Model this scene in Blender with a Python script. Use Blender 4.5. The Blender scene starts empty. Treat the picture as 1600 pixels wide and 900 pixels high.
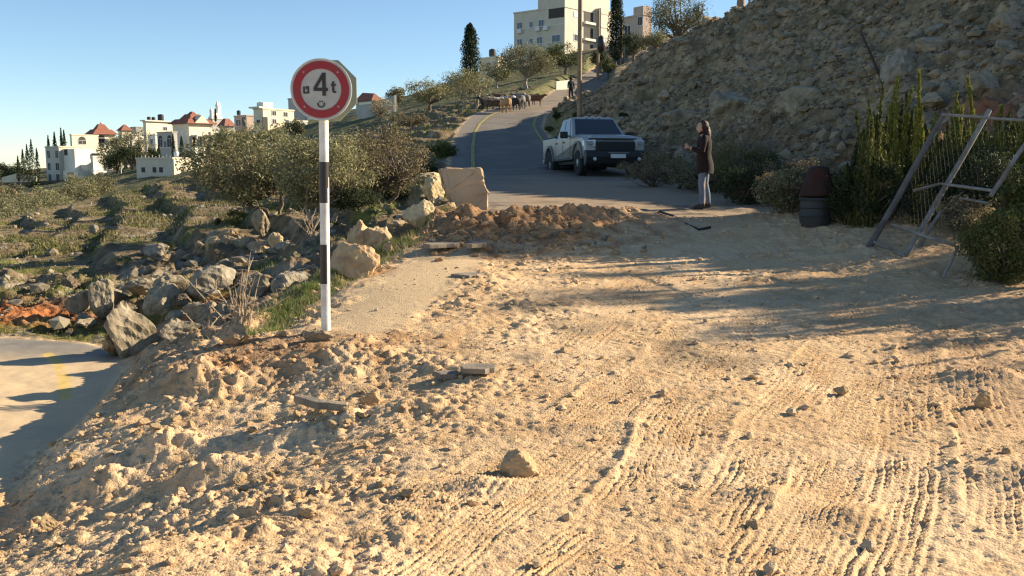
QUAL=1
import bpy, bmesh, math, random
import numpy as np
from mathutils import Vector, Matrix
from math import radians as R, sin, cos, pi

# ------------------------------------------------------------------ camera, world, sun, exposure
SC = bpy.context.scene
COL = SC.collection
F_PX = 1500.0
TILT = math.atan(186.0 / F_PX)
CAM = np.array([0.0, 0.0, 1.6])
cd = bpy.data.cameras.new("camera"); cam = bpy.data.objects.new("camera", cd); COL.objects.link(cam)
cam.location = CAM; cam.rotation_euler = (pi / 2 - TILT, 0, 0)
cd.sensor_width = 36.0; cd.lens = F_PX / 1600 * 36.0; cd.clip_start = 0.05; cd.clip_end = 6000
SC.camera = cam
SUN_EL = R(24.5); SUN_AZ = R(73)          # azimuth clockwise from +Y
W = bpy.data.worlds.new("World"); SC.world = W; W.use_nodes = True
nt = W.node_tree; bg = nt.nodes['Background']
sky = nt.nodes.new('ShaderNodeTexSky'); sky.sky_type = 'NISHITA'; sky.sun_disc = False
sky.sun_elevation = SUN_EL; sky.sun_rotation = SUN_AZ; sky.air_density = 1.0; sky.dust_density = 0.0; sky.ozone_density = 3.0
sky.altitude = 1600
tint = nt.nodes.new('ShaderNodeMixRGB'); tint.blend_type = 'MULTIPLY'; tint.inputs[0].default_value = 1; tint.inputs[2].default_value = (1.05, 1.065, 1.03, 1)
nt.links.new(sky.outputs[0], tint.inputs[1]); nt.links.new(tint.outputs[0], bg.inputs[0]); bg.inputs[1].default_value = 0.070
sd = np.array([cos(SUN_EL) * sin(SUN_AZ), cos(SUN_EL) * cos(SUN_AZ), sin(SUN_EL)])
ld = bpy.data.lights.new("sun", 'SUN'); lo = bpy.data.objects.new("sun", ld); COL.objects.link(lo)
ld.energy = 4.9; ld.angle = R(0.55); ld.color = (1.0, 0.85, 0.62)
lo.rotation_euler = Vector(sd).to_track_quat('Z', 'Y').to_euler(); lo.location = (30, 10, 30)
SC.view_settings.view_transform = 'Standard'; SC.view_settings.look = 'None'
SC.view_settings.exposure = 1.24; SC.view_settings.gamma = 1.0
SC.render.engine = 'CYCLES'
SC.cycles.max_bounces = 5; SC.cycles.diffuse_bounces = 2; SC.cycles.glossy_bounces = 2
SC.cycles.transmission_bounces = 3; SC.cycles.transparent_max_bounces = 6
SC.cycles.use_denoising = True
SC.cycles.filter_width = 1.3

rng = np.random.default_rng(7)
random.seed(7)

# ------------------------------------------------------------------ helpers
def P(u, v, y):
    """world point at distance y in front of the camera that the photo shows at (u, v)"""
    a = (u - 800) / F_PX; b = (450 - v) / F_PX
    d = np.array([a, cos(TILT) + b * sin(TILT), -sin(TILT) + b * cos(TILT)])
    return CAM + d * (y / d[1])

def smooth(a, b, x):
    t = np.clip((x - a) / (b - a), 0, 1); return t * t * (3 - 2 * t)

def _h(ix, iy, seed):
    h = (ix.astype(np.int64) * 374761393 + iy.astype(np.int64) * 668265263 + seed * 974634777) & 0xffffffff
    h = ((h ^ (h >> 13)) * 1274126177) & 0xffffffff
    return ((h ^ (h >> 16)) & 0xffffff) / float(0xffffff)

def noise(x, y, seed=0):
    x = np.asarray(x, float); y = np.asarray(y, float)
    ix = np.floor(x); iy = np.floor(y); fx = x - ix; fy = y - iy
    ix = ix.astype(np.int64); iy = iy.astype(np.int64)
    def g(i, j, dx, dy):
        a = _h(i, j, seed) * 2 * pi
        return np.cos(a) * dx + np.sin(a) * dy
    sx = fx * fx * fx * (fx * (fx * 6 - 15) + 10); sy = fy * fy * fy * (fy * (fy * 6 - 15) + 10)
    a = g(ix, iy, fx, fy); b = g(ix + 1, iy, fx - 1, fy); c = g(ix, iy + 1, fx, fy - 1); d = g(ix + 1, iy + 1, fx - 1, fy - 1)
    return ((a + (b - a) * sx) * (1 - sy) + (c + (d - c) * sx) * sy) * 1.5

def fbm(x, y, s, o=4, seed=0, gain=.5):
    r = 0; a = 1.0; f = 1.0 / s
    for k in range(o):
        r = r + a * noise(x * f + 17.3 * k, y * f - 9.1 * k, seed + k); a *= gain; f *= 2.03
    return r

def cells(x, y, s, seed=0):
    """distance to the nearest jittered cell point (0 at the point) and a random id of the cell"""
    x = np.asarray(x, float) / s; y = np.asarray(y, float) / s
    ix = np.floor(x).astype(np.int64); iy = np.floor(y).astype(np.int64)
    best = np.full(x.shape, 9.0); rid = np.zeros(x.shape)
    for di in (-1, 0, 1):
        for dj in (-1, 0, 1):
            cx = ix + di; cy = iy + dj
            px = cx + _h(cx, cy, seed); py = cy + _h(cx, cy, seed + 5)
            d = np.hypot(px - x, py - y); m = d < best
            best = np.where(m, d, best); rid = np.where(m, _h(cx, cy, seed + 9), rid)
    return best, rid

def tag(o, label=None, cat=None, group=None, kind=None):
    if label: o['label'] = label
    if cat: o['category'] = cat
    if group: o['group'] = group
    if kind: o['kind'] = kind
    return o

def link(name, me, m=None, parent=None, loc=None):
    if m is not None:
        me.materials.append(m)
    o = bpy.data.objects.new(name, me); COL.objects.link(o)
    if parent is not None: o.parent = parent
    if loc is not None: o.location = loc
    return o

def empty(name, loc=(0, 0, 0), rz=0.0):
    o = bpy.data.objects.new(name, None); COL.objects.link(o)
    o.location = loc; o.rotation_euler = (0, 0, rz); o.empty_display_size = .2
    return o

def np_mesh(name, V, Fc, smooth_=False, colors=None):
    """V (n,3), Fc (m,k) with one k"""
    V = np.ascontiguousarray(V, np.float32); Fc = np.ascontiguousarray(Fc, np.int32)
    me = bpy.data.meshes.new(name); m, k = Fc.shape
    me.vertices.add(len(V)); me.vertices.foreach_set('co', V.ravel())
    me.loops.add(m * k); me.loops.foreach_set('vertex_index', Fc.ravel())
    me.polygons.add(m); me.polygons.foreach_set('loop_start', np.arange(0, m * k, k, dtype=np.int32))
    me.polygons.foreach_set('use_smooth', np.full(m, smooth_, bool))
    if colors is not None:
        ca = me.color_attributes.new('Col', 'FLOAT_COLOR', 'POINT')
        c4 = np.ones((len(V), 4), np.float32); c4[:, :3] = colors
        ca.data.foreach_set('color', c4.ravel())
    me.update(calc_edges=True)
    return me

class MB:
    """collects boxes, tubes, prisms and lathes into one mesh"""
    def __init__(s): s.v = []; s.f = []
    def add(s, v, f):
        b = len(s.v); s.v += [tuple(float(c) for c in p) for p in v]; s.f += [tuple(b + i for i in q) for q in f]; return s
    def box(s, c, d, rz=0, rx=0, ry=0):
        M = Matrix.Rotation(rz, 3, 'Z') @ Matrix.Rotation(ry, 3, 'Y') @ Matrix.Rotation(rx, 3, 'X')
        v = [Vector(c) + M @ Vector((x * d[0] / 2, y * d[1] / 2, z * d[2] / 2)) for x in (-1, 1) for y in (-1, 1) for z in (-1, 1)]
        return s.add(v, [(0, 1, 3, 2), (4, 6, 7, 5), (0, 4, 5, 1), (2, 3, 7, 6), (0, 2, 6, 4), (1, 5, 7, 3)])
    def bb(s, x0, x1, y0, y1, z0, z1): return s.box(((x0 + x1) / 2, (y0 + y1) / 2, (z0 + z1) / 2), (abs(x1 - x0), abs(y1 - y0), abs(z1 - z0)))
    def hexa(s, v8):  # bottom 4 ccw, top 4 ccw
        return s.add(v8, [(3, 2, 1, 0), (4, 5, 6, 7), (0, 1, 5, 4), (1, 2, 6, 5), (2, 3, 7, 6), (3, 0, 4, 7)])
    def tube(s, pts, rad, n=8, caps=True):
        pts = [Vector(p) for p in pts]
        if not hasattr(rad, '__len__'): rad = [rad] * len(pts)
        rings = []; up = None
        for i, p in enumerate(pts):
            t = (pts[min(i + 1, len(pts) - 1)] - pts[max(i - 1, 0)])
            if t.length < 1e-9: t = Vector((0, 0, 1))
            t.normalize()
            if up is None:
                a = Vector((0, 0, 1)) if abs(t.z) < .9 else Vector((1, 0, 0)); up = a - t * a.dot(t); up.normalize()
            else:
                up = up - t * up.dot(t)
                if up.length < 1e-6: up = t.orthogonal()
                up.normalize()
            w = t.cross(up)
            rings.append([p + (up * cos(2 * pi * k / n) + w * sin(2 * pi * k / n)) * rad[i] for k in range(n)])
        v = [q for r in rings for q in r]; f = []
        for i in range(len(pts) - 1):
            for k in range(n):
                f.append((i * n + k, i * n + (k + 1) % n, (i + 1) * n + (k + 1) % n, (i + 1) * n + k))
        if caps: f.append(tuple(range(n - 1, -1, -1))); f.append(tuple((len(pts) - 1) * n + k for k in range(n)))
        return s.add(v, f)
    def lathe(s, prof, n=24, c=(0, 0, 0), axis='Z'):
        v = []; f = []
        for (r, h) in prof:
            for k in range(n):
                a = 2 * pi * k / n; x, y = r * cos(a), r * sin(a)
                q = (x, y, h) if axis == 'Z' else ((h, x, y) if axis == 'X' else (x, h, y))
                v.append((q[0] + c[0], q[1] + c[1], q[2] + c[2]))
        m = len(prof)
        for i in range(m - 1):
            for k in range(n): f.append((i * n + k, i * n + (k + 1) % n, (i + 1) * n + (k + 1) % n, (i + 1) * n + k))
        f.append(tuple(range(n - 1, -1, -1))); f.append(tuple((m - 1) * n + k for k in range(n)))
        return s.add(v, f)
    def prism(s, poly, a, b, axis='X'):
        """poly of 2D points extruded from a to b along axis"""
        n = len(poly)
        def q(p, t): return (t, p[0], p[1]) if axis == 'X' else ((p[0], t, p[1]) if axis == 'Y' else (p[0], p[1], t))
        v = [q(p, a) for p in poly] + [q(p, b) for p in poly]
        f = [tuple(range(n - 1, -1, -1)), tuple(range(n, 2 * n))] + [(i, (i + 1) % n, n + (i + 1) % n, n + i) for i in range(n)]
        return s.add(v, f)
    def build(s, name, m, parent=None, smooth_=False, bevel=0, loc=None):
        me = bpy.data.meshes.new(name); me.from_pydata(s.v, [], s.f); me.update()
        bm = bmesh.new(); bm.from_mesh(me); bmesh.ops.recalc_face_normals(bm, faces=bm.faces)
        if bevel:
            es = [e for e in bm.edges if len(e.link_faces) == 2 and e.calc_face_angle(0) > .5]
            bmesh.ops.bevel(bm, geom=es, offset=bevel, segments=2, affect='EDGES', profile=.6)
        if smooth_:
            for fc in bm.faces: fc.smooth = True
            for e in bm.edges:
                if len(e.link_faces) == 2 and e.calc_face_angle(0) > .7: e.smooth = False
        bm.to_mesh(me); bm.free()
        return link(name, me, m, parent, loc)

# ------------------------------------------------------------------ materials
def new_mat(name):
    m = bpy.data.materials.new(name); m.use_nodes = True
    return m, m.node_tree, m.node_tree.nodes['Principled BSDF']

def mat(name, c, rough=.6, metal=0, var=.0, scale=6, bump=0, bscale=40, spec=.4, island=0, c2=None, coords='Object'):
    m, t, p = new_mat(name)
    p.inputs['Base Color'].default_value = (*c, 1); p.inputs['Roughness'].default_value = rough
    p.inputs['Metallic'].default_value = metal; p.inputs['Specular IOR Level'].default_value = spec
    tc = t.nodes.new('ShaderNodeTexCoord')
    if var or c2 or island:
        mix = t.nodes.new('ShaderNodeMixRGB'); mix.inputs[1].default_value = (*c, 1)
        cc = c2 if c2 else tuple(x * (1 - var) for x in c); mix.inputs[2].default_value = (*cc, 1)
        if island:
            g = t.nodes.new('ShaderNodeNewGeometry'); t.links.new(g.outputs['Random Per Island'], mix.inputs[0])
        else:
            n = t.nodes.new('ShaderNodeTexNoise'); n.inputs['Scale'].default_value = scale; n.inputs['Detail'].default_value = 5
            r = t.nodes.new('ShaderNodeMapRange'); r.inputs[1].default_value = .35; r.inputs[2].default_value = .65
            t.links.new(tc.outputs[coords], n.inputs['Vector']); t.links.new(n.outputs[0], r.inputs[0]); t.links.new(r.outputs[0], mix.inputs[0])
        t.links.new(mix.outputs[0], p.inputs['Base Color'])
    if bump:
        n = t.nodes.new('ShaderNodeTexNoise'); n.inputs['Scale'].default_value = bscale; n.inputs['Detail'].default_value = 6
        b = t.nodes.new('ShaderNodeBump'); b.inputs['Strength'].default_value = bump; b.inputs['Distance'].default_value = .02
        t.links.new(tc.outputs[coords], n.inputs['Vector']); t.links.new(n.outputs[0], b.inputs['Height']); t.links.new(b.outputs[0], p.inputs['Normal'])
    return m

def attr_mat(name, rough=.95, bumpd=.01, bscale=60, mult=.35, spec=.15):
    """terrain material: colour attribute times fine noise, plus fine bump"""
    m, t, p = new_mat(name)
    p.inputs['Roughness'].default_value = rough; p.inputs['Specular IOR Level'].default_value = spec
    a = t.nodes.new('ShaderNodeAttribute'); a.attribute_name = 'Col'
    g = t.nodes.new('ShaderNodeNewGeometry')
    n = t.nodes.new('ShaderNodeTexNoise'); n.inputs['Scale'].default_value = bscale * .35; n.inputs['Detail'].default_value = 8; n.inputs['Roughness'].default_value = .7
    t.links.new(g.outputs['Position'], n.inputs['Vector'])
    r = t.nodes.new('ShaderNodeMapRange'); r.inputs[1].default_value = .3; r.inputs[2].default_value = .7; r.inputs[3].default_value = 1 - mult; r.inputs[4].default_value = 1 + mult
    t.links.new(n.outputs[0], r.inputs[0])
    mu = t.nodes.new('ShaderNodeVectorMath'); mu.operation = 'SCALE'
    t.links.new(a.outputs['Color'], mu.inputs[0]); t.links.new(r.outputs[0], mu.inputs['Scale'])
    t.links.new(mu.outputs[0], p.inputs['Base Color'])
    n2 = t.nodes.new('ShaderNodeTexNoise'); n2.inputs['Scale'].default_value = bscale; n2.inputs['Detail'].default_value = 6; n2.inputs['Roughness'].default_value = .65
    t.links.new(g.outputs['Position'], n2.inputs['Vector'])
    b = t.nodes.new('ShaderNodeBump'); b.inputs['Strength'].default_value = 1; b.inputs['Distance'].default_value = bumpd
    t.links.new(n2.outputs[0], b.inputs['Height'])
    vo = t.nodes.new('ShaderNodeTexVoronoi'); vo.inputs['Scale'].default_value = bscale * .8
    t.links.new(g.outputs['Position'], vo.inputs['Vector'])
    b2 = t.nodes.new('ShaderNodeBump'); b2.invert = True; b2.inputs['Strength'].default_value = .7; b2.inputs['Distance'].default_value = bumpd * .8
    t.links.new(vo.outputs[0], b2.inputs['Height']); t.links.new(b.outputs[0], b2.inputs['Normal']); t.links.new(b2.outputs[0], p.inputs['Normal'])
    return m
# ------------------------------------------------------------------ terrain height
XL = np.array([[14, .3], [17, -.35], [20, -.5], [24, -.7], [28, -1.2], [35, -2.2], [42, -2.6], [51, -2.7], [58, -2.4], [64, -1.6], [70, .4], [80, 2.6], [100, 5.3], [130, 10.0], [160, 15]])
XR = np.array([[14, 9], [17, 8.0], [20, 6.5], [24, 5.0], [28, 4.6], [32, 4.1], [35, 3.4], [42, 1.9], [51, 1.5], [58, 1.9], [64, 2.8], [70, 4.8], [80, 7.0], [100, 9.3], [130, 14], [160, 19]])
RZ = np.array([[14, .42], [17, .70], [20, .92], [24, 1.12], [30, 1.36], [35, 1.62], [42, 2.5], [51, 3.75], [60, 5.0], [70, 6.2], [80, 7.35], [100, 10.1], [130, 14.3], [160, 18.5]])
def road_z(y): return np.interp(y, RZ[:, 0], RZ[:, 1])
def road_l(y): return np.interp(y, XL[:, 0], XL[:, 1])
def road_r(y): return np.interp(y, XR[:, 0], XR[:, 1])
LOWZ = -0.96
LOWPOLY = [(-60, 14.4), (-12, 14.5), (-7.6, 14.4), (-6.3, 14.0), (-5.45, 13.2), (-4.9, 11.8), (-4.5, 10.35), (-4.25, 8.85), (-4.15, 7.8), (-4.4, 6), (-5.4, 1), (-6, -8), (-60, -8)]

def poly_sd(x, y, poly):
    """signed distance, negative inside"""
    x = np.asarray(x, float); y = np.asarray(y, float)
    d = np.full(x.shape, 1e9); ins = np.zeros(x.shape, bool)
    n = len(poly)
    for i in range(n):
        ax, ay = poly[i]; bx, by = poly[(i + 1) % n]
        ex, ey = bx - ax, by - ay; L = ex * ex + ey * ey
        t = np.clip(((x - ax) * ex + (y - ay) * ey) / L, 0, 1)
        d = np.minimum(d, np.hypot(x - ax - t * ex, y - ay - t * ey))
        c = ((ay > y) != (by > y)) & (x < ex * (y - ay) / (ey if ey else 1e-9) + ax)
        ins ^= c
    return np.where(ins, -d, d)

CP = []
def cp(u, v, y): CP.append(tuple(P(u, v, y)))
def cw(x, y, z): CP.append((x, y, z))
# foreground dirt plane
for x, y in [(-2, 2), (0, 2), (3, 2), (6, 2), (-2, 5), (0, 5), (2.5, 5), (5, 5), (0, 8), (3, 8), (6, 8), (-1.5, 9.7), (1, 11), (4, 11), (0, 13.5), (3.5, 14), (6.5, 12), (8, 8), (9, 4), (0, -4), (5, -4), (-2, -3)]:
    cw(x, y, .085 * (y - 9.7) * (1 if y > 2 else .9) + (.02 * max(0, x - 4) * 2))
cw(12, 2, .1); cw(14, 8, .9); cw(12, 12, 1.2); cw(16, 14, 2.2); cw(22, 10, 2.6); cw(30, 5, 3.2); cw(20, 0, 1.0); cw(40, 14, 5)
# left bank crest and foot
cp(350, 532, 9.6); cp(270, 575, 9.2); cp(200, 628, 8.6); cp(120, 690, 7.9); cp(60, 740, 7.5); cp(0, 815, 7.2)
cp(0, 900, 6.0); cp(200, 780, 6.9); cp(400, 650, 7.9); cp(200, 900, 5.3)
cw(-4.0, 3, -1.0); cw(-4.2, 0, -1.0)
cp(430, 515, 10.6); cp(560, 440, 12.0); cp(640, 385, 14.0); cp(700, 340, 16.0)
for (x, y) in [(-5.2, 10), (-5.9, 12.6), (-8, 14), (-10, 14.8), (-14, 14), (-8, 8), (-8, 2), (-20, 10), (-20, 14.5), (-6.5, -5), (-25, 0)]: cw(x, y, LOWZ)
# between bank and outcrop
cp(300, 520, 11.8); cp(380, 505, 12.0); cp(440, 480, 12.6); cp(235, 560, 12.4)
cp(470, 440, 15); cp(540, 400, 16); cp(600, 345, 18); cp(640, 300, 22); cp(660, 262, 28); cp(670, 235, 35); cp(690, 200, 48); cp(700, 182, 57)
# outcrop and hillside
cp(190, 470, 16.0); cp(300, 450, 16.2); cp(200, 530, 14.6); cp(400, 420, 18.5); cp(240, 392, 21.5); cp(360, 372, 22.5); cp(460, 360, 24); cp(330, 405, 19.5); cp(240, 425, 19)
cp(0, 490, 16.4); cp(90, 480, 16.4); cp(150, 480, 16.2); cp(0, 440, 22); cp(110, 430, 22); cp(0, 400, 29); cp(120, 380, 31); cp(240, 350, 32); cp(380, 330, 33)
cp(-200, 480, 16.6); cp(-200, 420, 28); cp(-200, 380, 46)
cp(0, 374, 44); cp(80, 345, 47); cp(180, 300, 62); cp(300, 272, 66); cp(300, 300, 45); cp(450, 300, 42); cp(540, 280, 40)
cp(340, 262, 74); cp(420, 245, 76); cp(500, 225, 78); cp(560, 195, 92); cp(620, 178, 92); cp(680, 165, 85); cp(740, 160, 72); cp(580, 235, 55); cp(610, 270, 38)
cp(790, 140, 95); cp(830, 125, 110); cp(860, 105, 140); cp(600, 165, 130); cp(680, 145, 120)
# valley and village slopes
cp(60, 384, 80); cp(0, 386, 80); cp(-100, 390, 80); cp(120, 352, 85); cp(20, 350, 105); cp(130, 330, 95); cp(0, 330, 120); cp(100, 300, 150); cp(20, 318, 140)
cp(-150, 330, 150); cp(110, 286, 225); cp(40, 285, 235); cp(0, 280, 290); cp(-100, 275, 350); cp(-400, 290, 250); cp(-400, 360, 90)
cp(230, 279, 150); cp(300, 272, 150); cp(160, 262, 245); cp(290, 245, 240); cp(220, 240, 250); cp(350, 222, 235); cp(400, 208, 200); cp(470, 192, 200); cp(530, 185, 200); cp(575, 178, 150)
cp(150, 252, 290); cp(230, 236, 330); cp(330, 216, 320); cp(450, 188, 290); cp(600, 160, 250); cp(700, 138, 230); cp(760, 112, 180)
cp(200, 300, 480); cp(600, 230, 500); cp(-300, 300, 520); cp(1000, 150, 520); cp(1500, 150, 500)
# far upper area
cp(880, 88, 190); cp(990, 62, 190); cp(930, 120, 125); cp(1000, 112, 85); cp(975, 92, 130); cp(1040, 75, 120); cp(1100, 55, 150); cp(820, 90, 200)
# rubble slope on the right
cp(1000, 88, 51); cp(1050, 67, 50.5); cp(1100, 45, 50); cp(1150, 23, 50); cp(1200, 2, 49); cp(1280, -35, 47); cp(1400, -90, 46)
cp(1060, 92, 45); cp(1130, 100, 42); cp(1040, 150, 44); cp(960, 136, 52); cp(930, 162, 49); cp(900, 178, 46); cp(1010, 200, 38); cp(1120, 180, 34); cp(960, 195, 43); cp(985, 225, 38)
cw(6.0, 33, 2.1); cw(5.8, 29, 1.7); cw(6.4, 25, 1.5); cw(7.8, 21, 1.25)
cp(1230, 265, 22.5); cp(1200, 160, 30); cp(1210, 60, 41); cp(1350, 235, 20); cp(1350, 120, 27); cp(1350, 20, 38)
cp(1600, 220, 17.5); cp(1600, 115, 21.5); cp(1600, 10, 27); cp(1600, -110, 35); cp(1480, 280, 16.2); cp(1400, 320, 15.4); cp(1600, 330, 14)
cw(19, 19, 4.6); cw(20, 24, 8.6); cw(20, 30, 10.8); cw(20, 38, 13.5); cw(21, 46, 14.6); cw(26, 24, 9.5); cw(30, 32, 14); cw(34, 42, 17); cw(26, 17, 4.6); cw(44, 30, 15)
# falls away behind the crest so that the low sun reaches the road there
cw(8, 62, 5.8); cw(14, 60, 6.8); cw(22, 62, 7.8); cw(12, 72, 7.4); cw(32, 64, 9.5); cw(45, 66, 11); cw(70, 60, 14); cw(20, 75, 9.2); cw(35, 82, 12); cw(60, 90, 18); cw(30, 110, 16)
cw(45, 140, 22); cw(80, 180, 34); cw(120, 120, 26)
# outer rim
for a in range(0, 360, 24):
    x, y = 520 * sin(R(a)), 520 * cos(R(a))
    if not (-60 < (a if a < 180 else a - 360) < 60): cw(x, y, 0 if x < 0 else 22)
cw(-90, 60, -7); cw(-90, 10, -9); cw(-50, 40, -3.5); cw(-60, 0, -7); cw(-40, -40, -4); cw(20, -40, 0); cw(-150, 150, -12); cw(60, -20, 5)
CP = np.array(CP)

def st(x, y):
    yy = np.maximum(y, -4) + 7.0
    # beyond the sides and behind use a plain angle around the camera's rear so the sheet stays well behaved
    return x / np.hypot(yy, .0 + np.maximum(0, np.abs(x) - 1.5 * yy)) if False else x / yy, np.log(yy) * 1.0
def polar(x, y):
    yy = y + 9.0
    r = np.hypot(x, yy); return np.arctan2(x, yy) * 1.1, np.log(np.maximum(r, .5)) * 1.0
_ps, _pt = polar(CP[:, 0], CP[:, 1])
_D = np.sqrt((_ps[:, None] - _ps[None]) ** 2 + (_pt[:, None] - _pt[None]) ** 2 + 1e-5)
_n = len(CP)
_A = np.zeros((_n + 3, _n + 3)); _A[:_n, :_n] = _D - np.eye(_n) * .004
_A[:_n, _n] = 1; _A[:_n, _n + 1] = _ps; _A[:_n, _n + 2] = _pt; _A[_n:, :_n] = _A[:_n, _n:].T
# heights seen from the camera as an angle interpolate more evenly than raw metres
def _enc(z, x, y): return (z - 1.6) / (np.hypot(x, y + 9) )
_b = np.zeros(_n + 3); _b[:_n] = _enc(CP[:, 2], CP[:, 0], CP[:, 1])
_w = np.linalg.solve(_A, _b)
def base_exact(x, y):
    x = np.asarray(x, float); y = np.asarray(y, float); sh = x.shape
    x = x.ravel(); y = y.ravel(); s, t = polar(x, y); out = np.empty(len(x))
    for i in range(0, len(x), 60000):
        a, b = s[i:i + 60000], t[i:i + 60000]
        D = np.sqrt((a[:, None] - _ps[None]) ** 2 + (b[:, None] - _pt[None]) ** 2 + 1e-5)
        out[i:i + 60000] = D @ _w[:_n] + _w[_n] + _w[_n + 1] * a + _w[_n + 2] * b
    return (1.6 + out * np.hypot(x, y + 9)).reshape(sh)

GA = np.linspace(-1.75, 1.75, 420); GR = np.linspace(math.log(.6), math.log(640), 420)
_g = np.meshgrid(GA / 1.1, np.exp(GR)); _gx = _g[1] * np.sin(_g[0]); _gy = _g[1] * np.cos(_g[0]) - 9.0
_GZ = ((base_exact(_gx, _gy) - 1.6) / np.hypot(_gx, _gy + 9))
def base_z(x, y):
    x = np.asarray(x, float); y = np.asarray(y, float)
    s, t = polar(x, y)
    i = np.clip((s - GA[0]) / (GA[1] - GA[0]), 1, len(GA) - 3.001); j = np.clip((t - GR[0]) / (GR[1] - GR[0]), 1, len(GR) - 3.001)
    i0 = i.astype(int); j0 = j.astype(int); fi = i - i0; fj = j - j0
    def cr(f): return (-.5 * f + f * f - .5 * f ** 3, 1 - 2.5 * f * f + 1.5 * f ** 3, .5 * f + 2 * f * f - 1.5 * f ** 3, -.5 * f * f + .5 * f ** 3)
    wi = cr(fi); wj = cr(fj); o = 0
    for a in range(4):
        for b in range(4): o = o + _GZ[j0 + a - 1, i0 + b - 1] * wj[a] * wi[b]
    return 1.6 + o * np.hypot(x, y + 9)

# vehicle tracks pressed into the dirt: polylines through ground points, width, groove spacing
def G(u, v):  # point of the dirt plane z=.085(y-9.7) seen at u, v
    a = (u - 800) / F_PX; b = (450 - v) / F_PX
    dy = cos(TILT) + b * sin(TILT); dz = -sin(TILT) + b * cos(TILT)
    t = (1.6 + .085 * 9.7) / (.085 * dy - dz); return (a * t, dy * t)
TRACKS = [([(820, 960), (960, 840), (1040, 700), (1110, 570), (1190, 470), (1240, 430)], .60, .052, .016),
          ([(1080, 960), (1140, 800), (1215, 660), (1300, 540), (1350, 470)], .55, .055, .014),
          ([(1370, 960), (1400, 800), (1415, 700), (1425, 600), (1440, 530)], .50, .060, .016),
          ([(1560, 960), (1560, 820), (1545, 700), (1520, 600), (1500, 540)], .5, .060, .014),
          ([(620, 960), (760, 800), (900, 690), (1010, 590), (1090, 500)], .50, .050, .013),
          ([(560, 860), (680, 770), (820, 690), (960, 600)], .40, .045, .012),
          ([(1200, 960), (1260, 800), (1320, 690), (1360, 600)], .5, .05, .013),
          ([(900, 540), (960, 480), (1000, 430)], .7, .06, .010),
          ([(160, 760), (270, 745), (370, 770), (470, 800)], .28, .05, .014),
          ([(1120, 545), (1180, 480), (1290, 450)], .6, .055, .010)]
TRACKS = [(np.array([G(*q) for q in pts]), w, sp, am) for pts, w, sp, am in TRACKS]
MOUNDS = [  # centre x, y, half sizes, height, roughness
    (P(745, 372, 14.9)[:2], (1.05, .8), .15), (P(860, 365, 15.4)[:2], (1.25, .75), .20), (P(960, 352, 16)[:2], (.9, .7), .17), (P(690, 350, 15.7)[:2], (.5, .7), .16),
    (P(325, 585, 8.7)[:2], (.42, .30), .20), (P(245, 690, 7.5)[:2], (.4, .18), .17), (P(330, 720, 6.9)[:2], (.28, .13), .17),
    (P(640, 640, 7.4)[:2], (.3, .16), .08), (P(165, 745, 7.2)[:2], (.26, .14), .14), (P(1540, 640, 7.8)[:2], (.45, .3), .10), (P(1570, 800, 5.9)[:2], (.4, .25), .08),
    (P(500, 560, 9.0)[:2], (.5, .25), .06), (P(1180, 825, 5.6)[:2], (.22, .12), .06), (P(1340, 850, 5.3)[:2], (.25, .14), .05),
    (P(940, 690, 6.8)[:2], (.35, .12), .05), (P(460, 680, 7.3)[:2], (.4, .2), .07), (P(730, 800, 5.8)[:2], (.45, .1), .05)]
PAVE = [G(*q) for q in [(480, 508), (545, 455), (640, 402), (760, 392), (745, 430), (690, 470), (640, 515), (560, 525)]]

def masks(x, y):
    low = poly_sd(x, y, LOWPOLY)
    l, r = road_l(y), road_r(y)
    dr = np.maximum(l - x, x - r)                       # >0 off the upper road
    dr = np.where(y < 17.2, np.maximum(dr, 17.2 - y), dr)
    dirt_left = np.interp(y, [-10, 3, 8, 9.5, 12, 14, 16, 17.2, 20], [-5.5, -5.2, -4.7, -3.5, -2.3, -1.6, -1.15, -.8, -.7])
    dirt_right = np.interp(y, [-10, 5, 10, 13, 15, 16.5, 18.5, 21], [12, 8, 6.4, 6.4, 6.3, 7.2, 7.2, 6.2])
    dd = np.maximum(np.maximum(dirt_left - x, x - dirt_right), y - 17.4)
    return low, dr, dd

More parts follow.
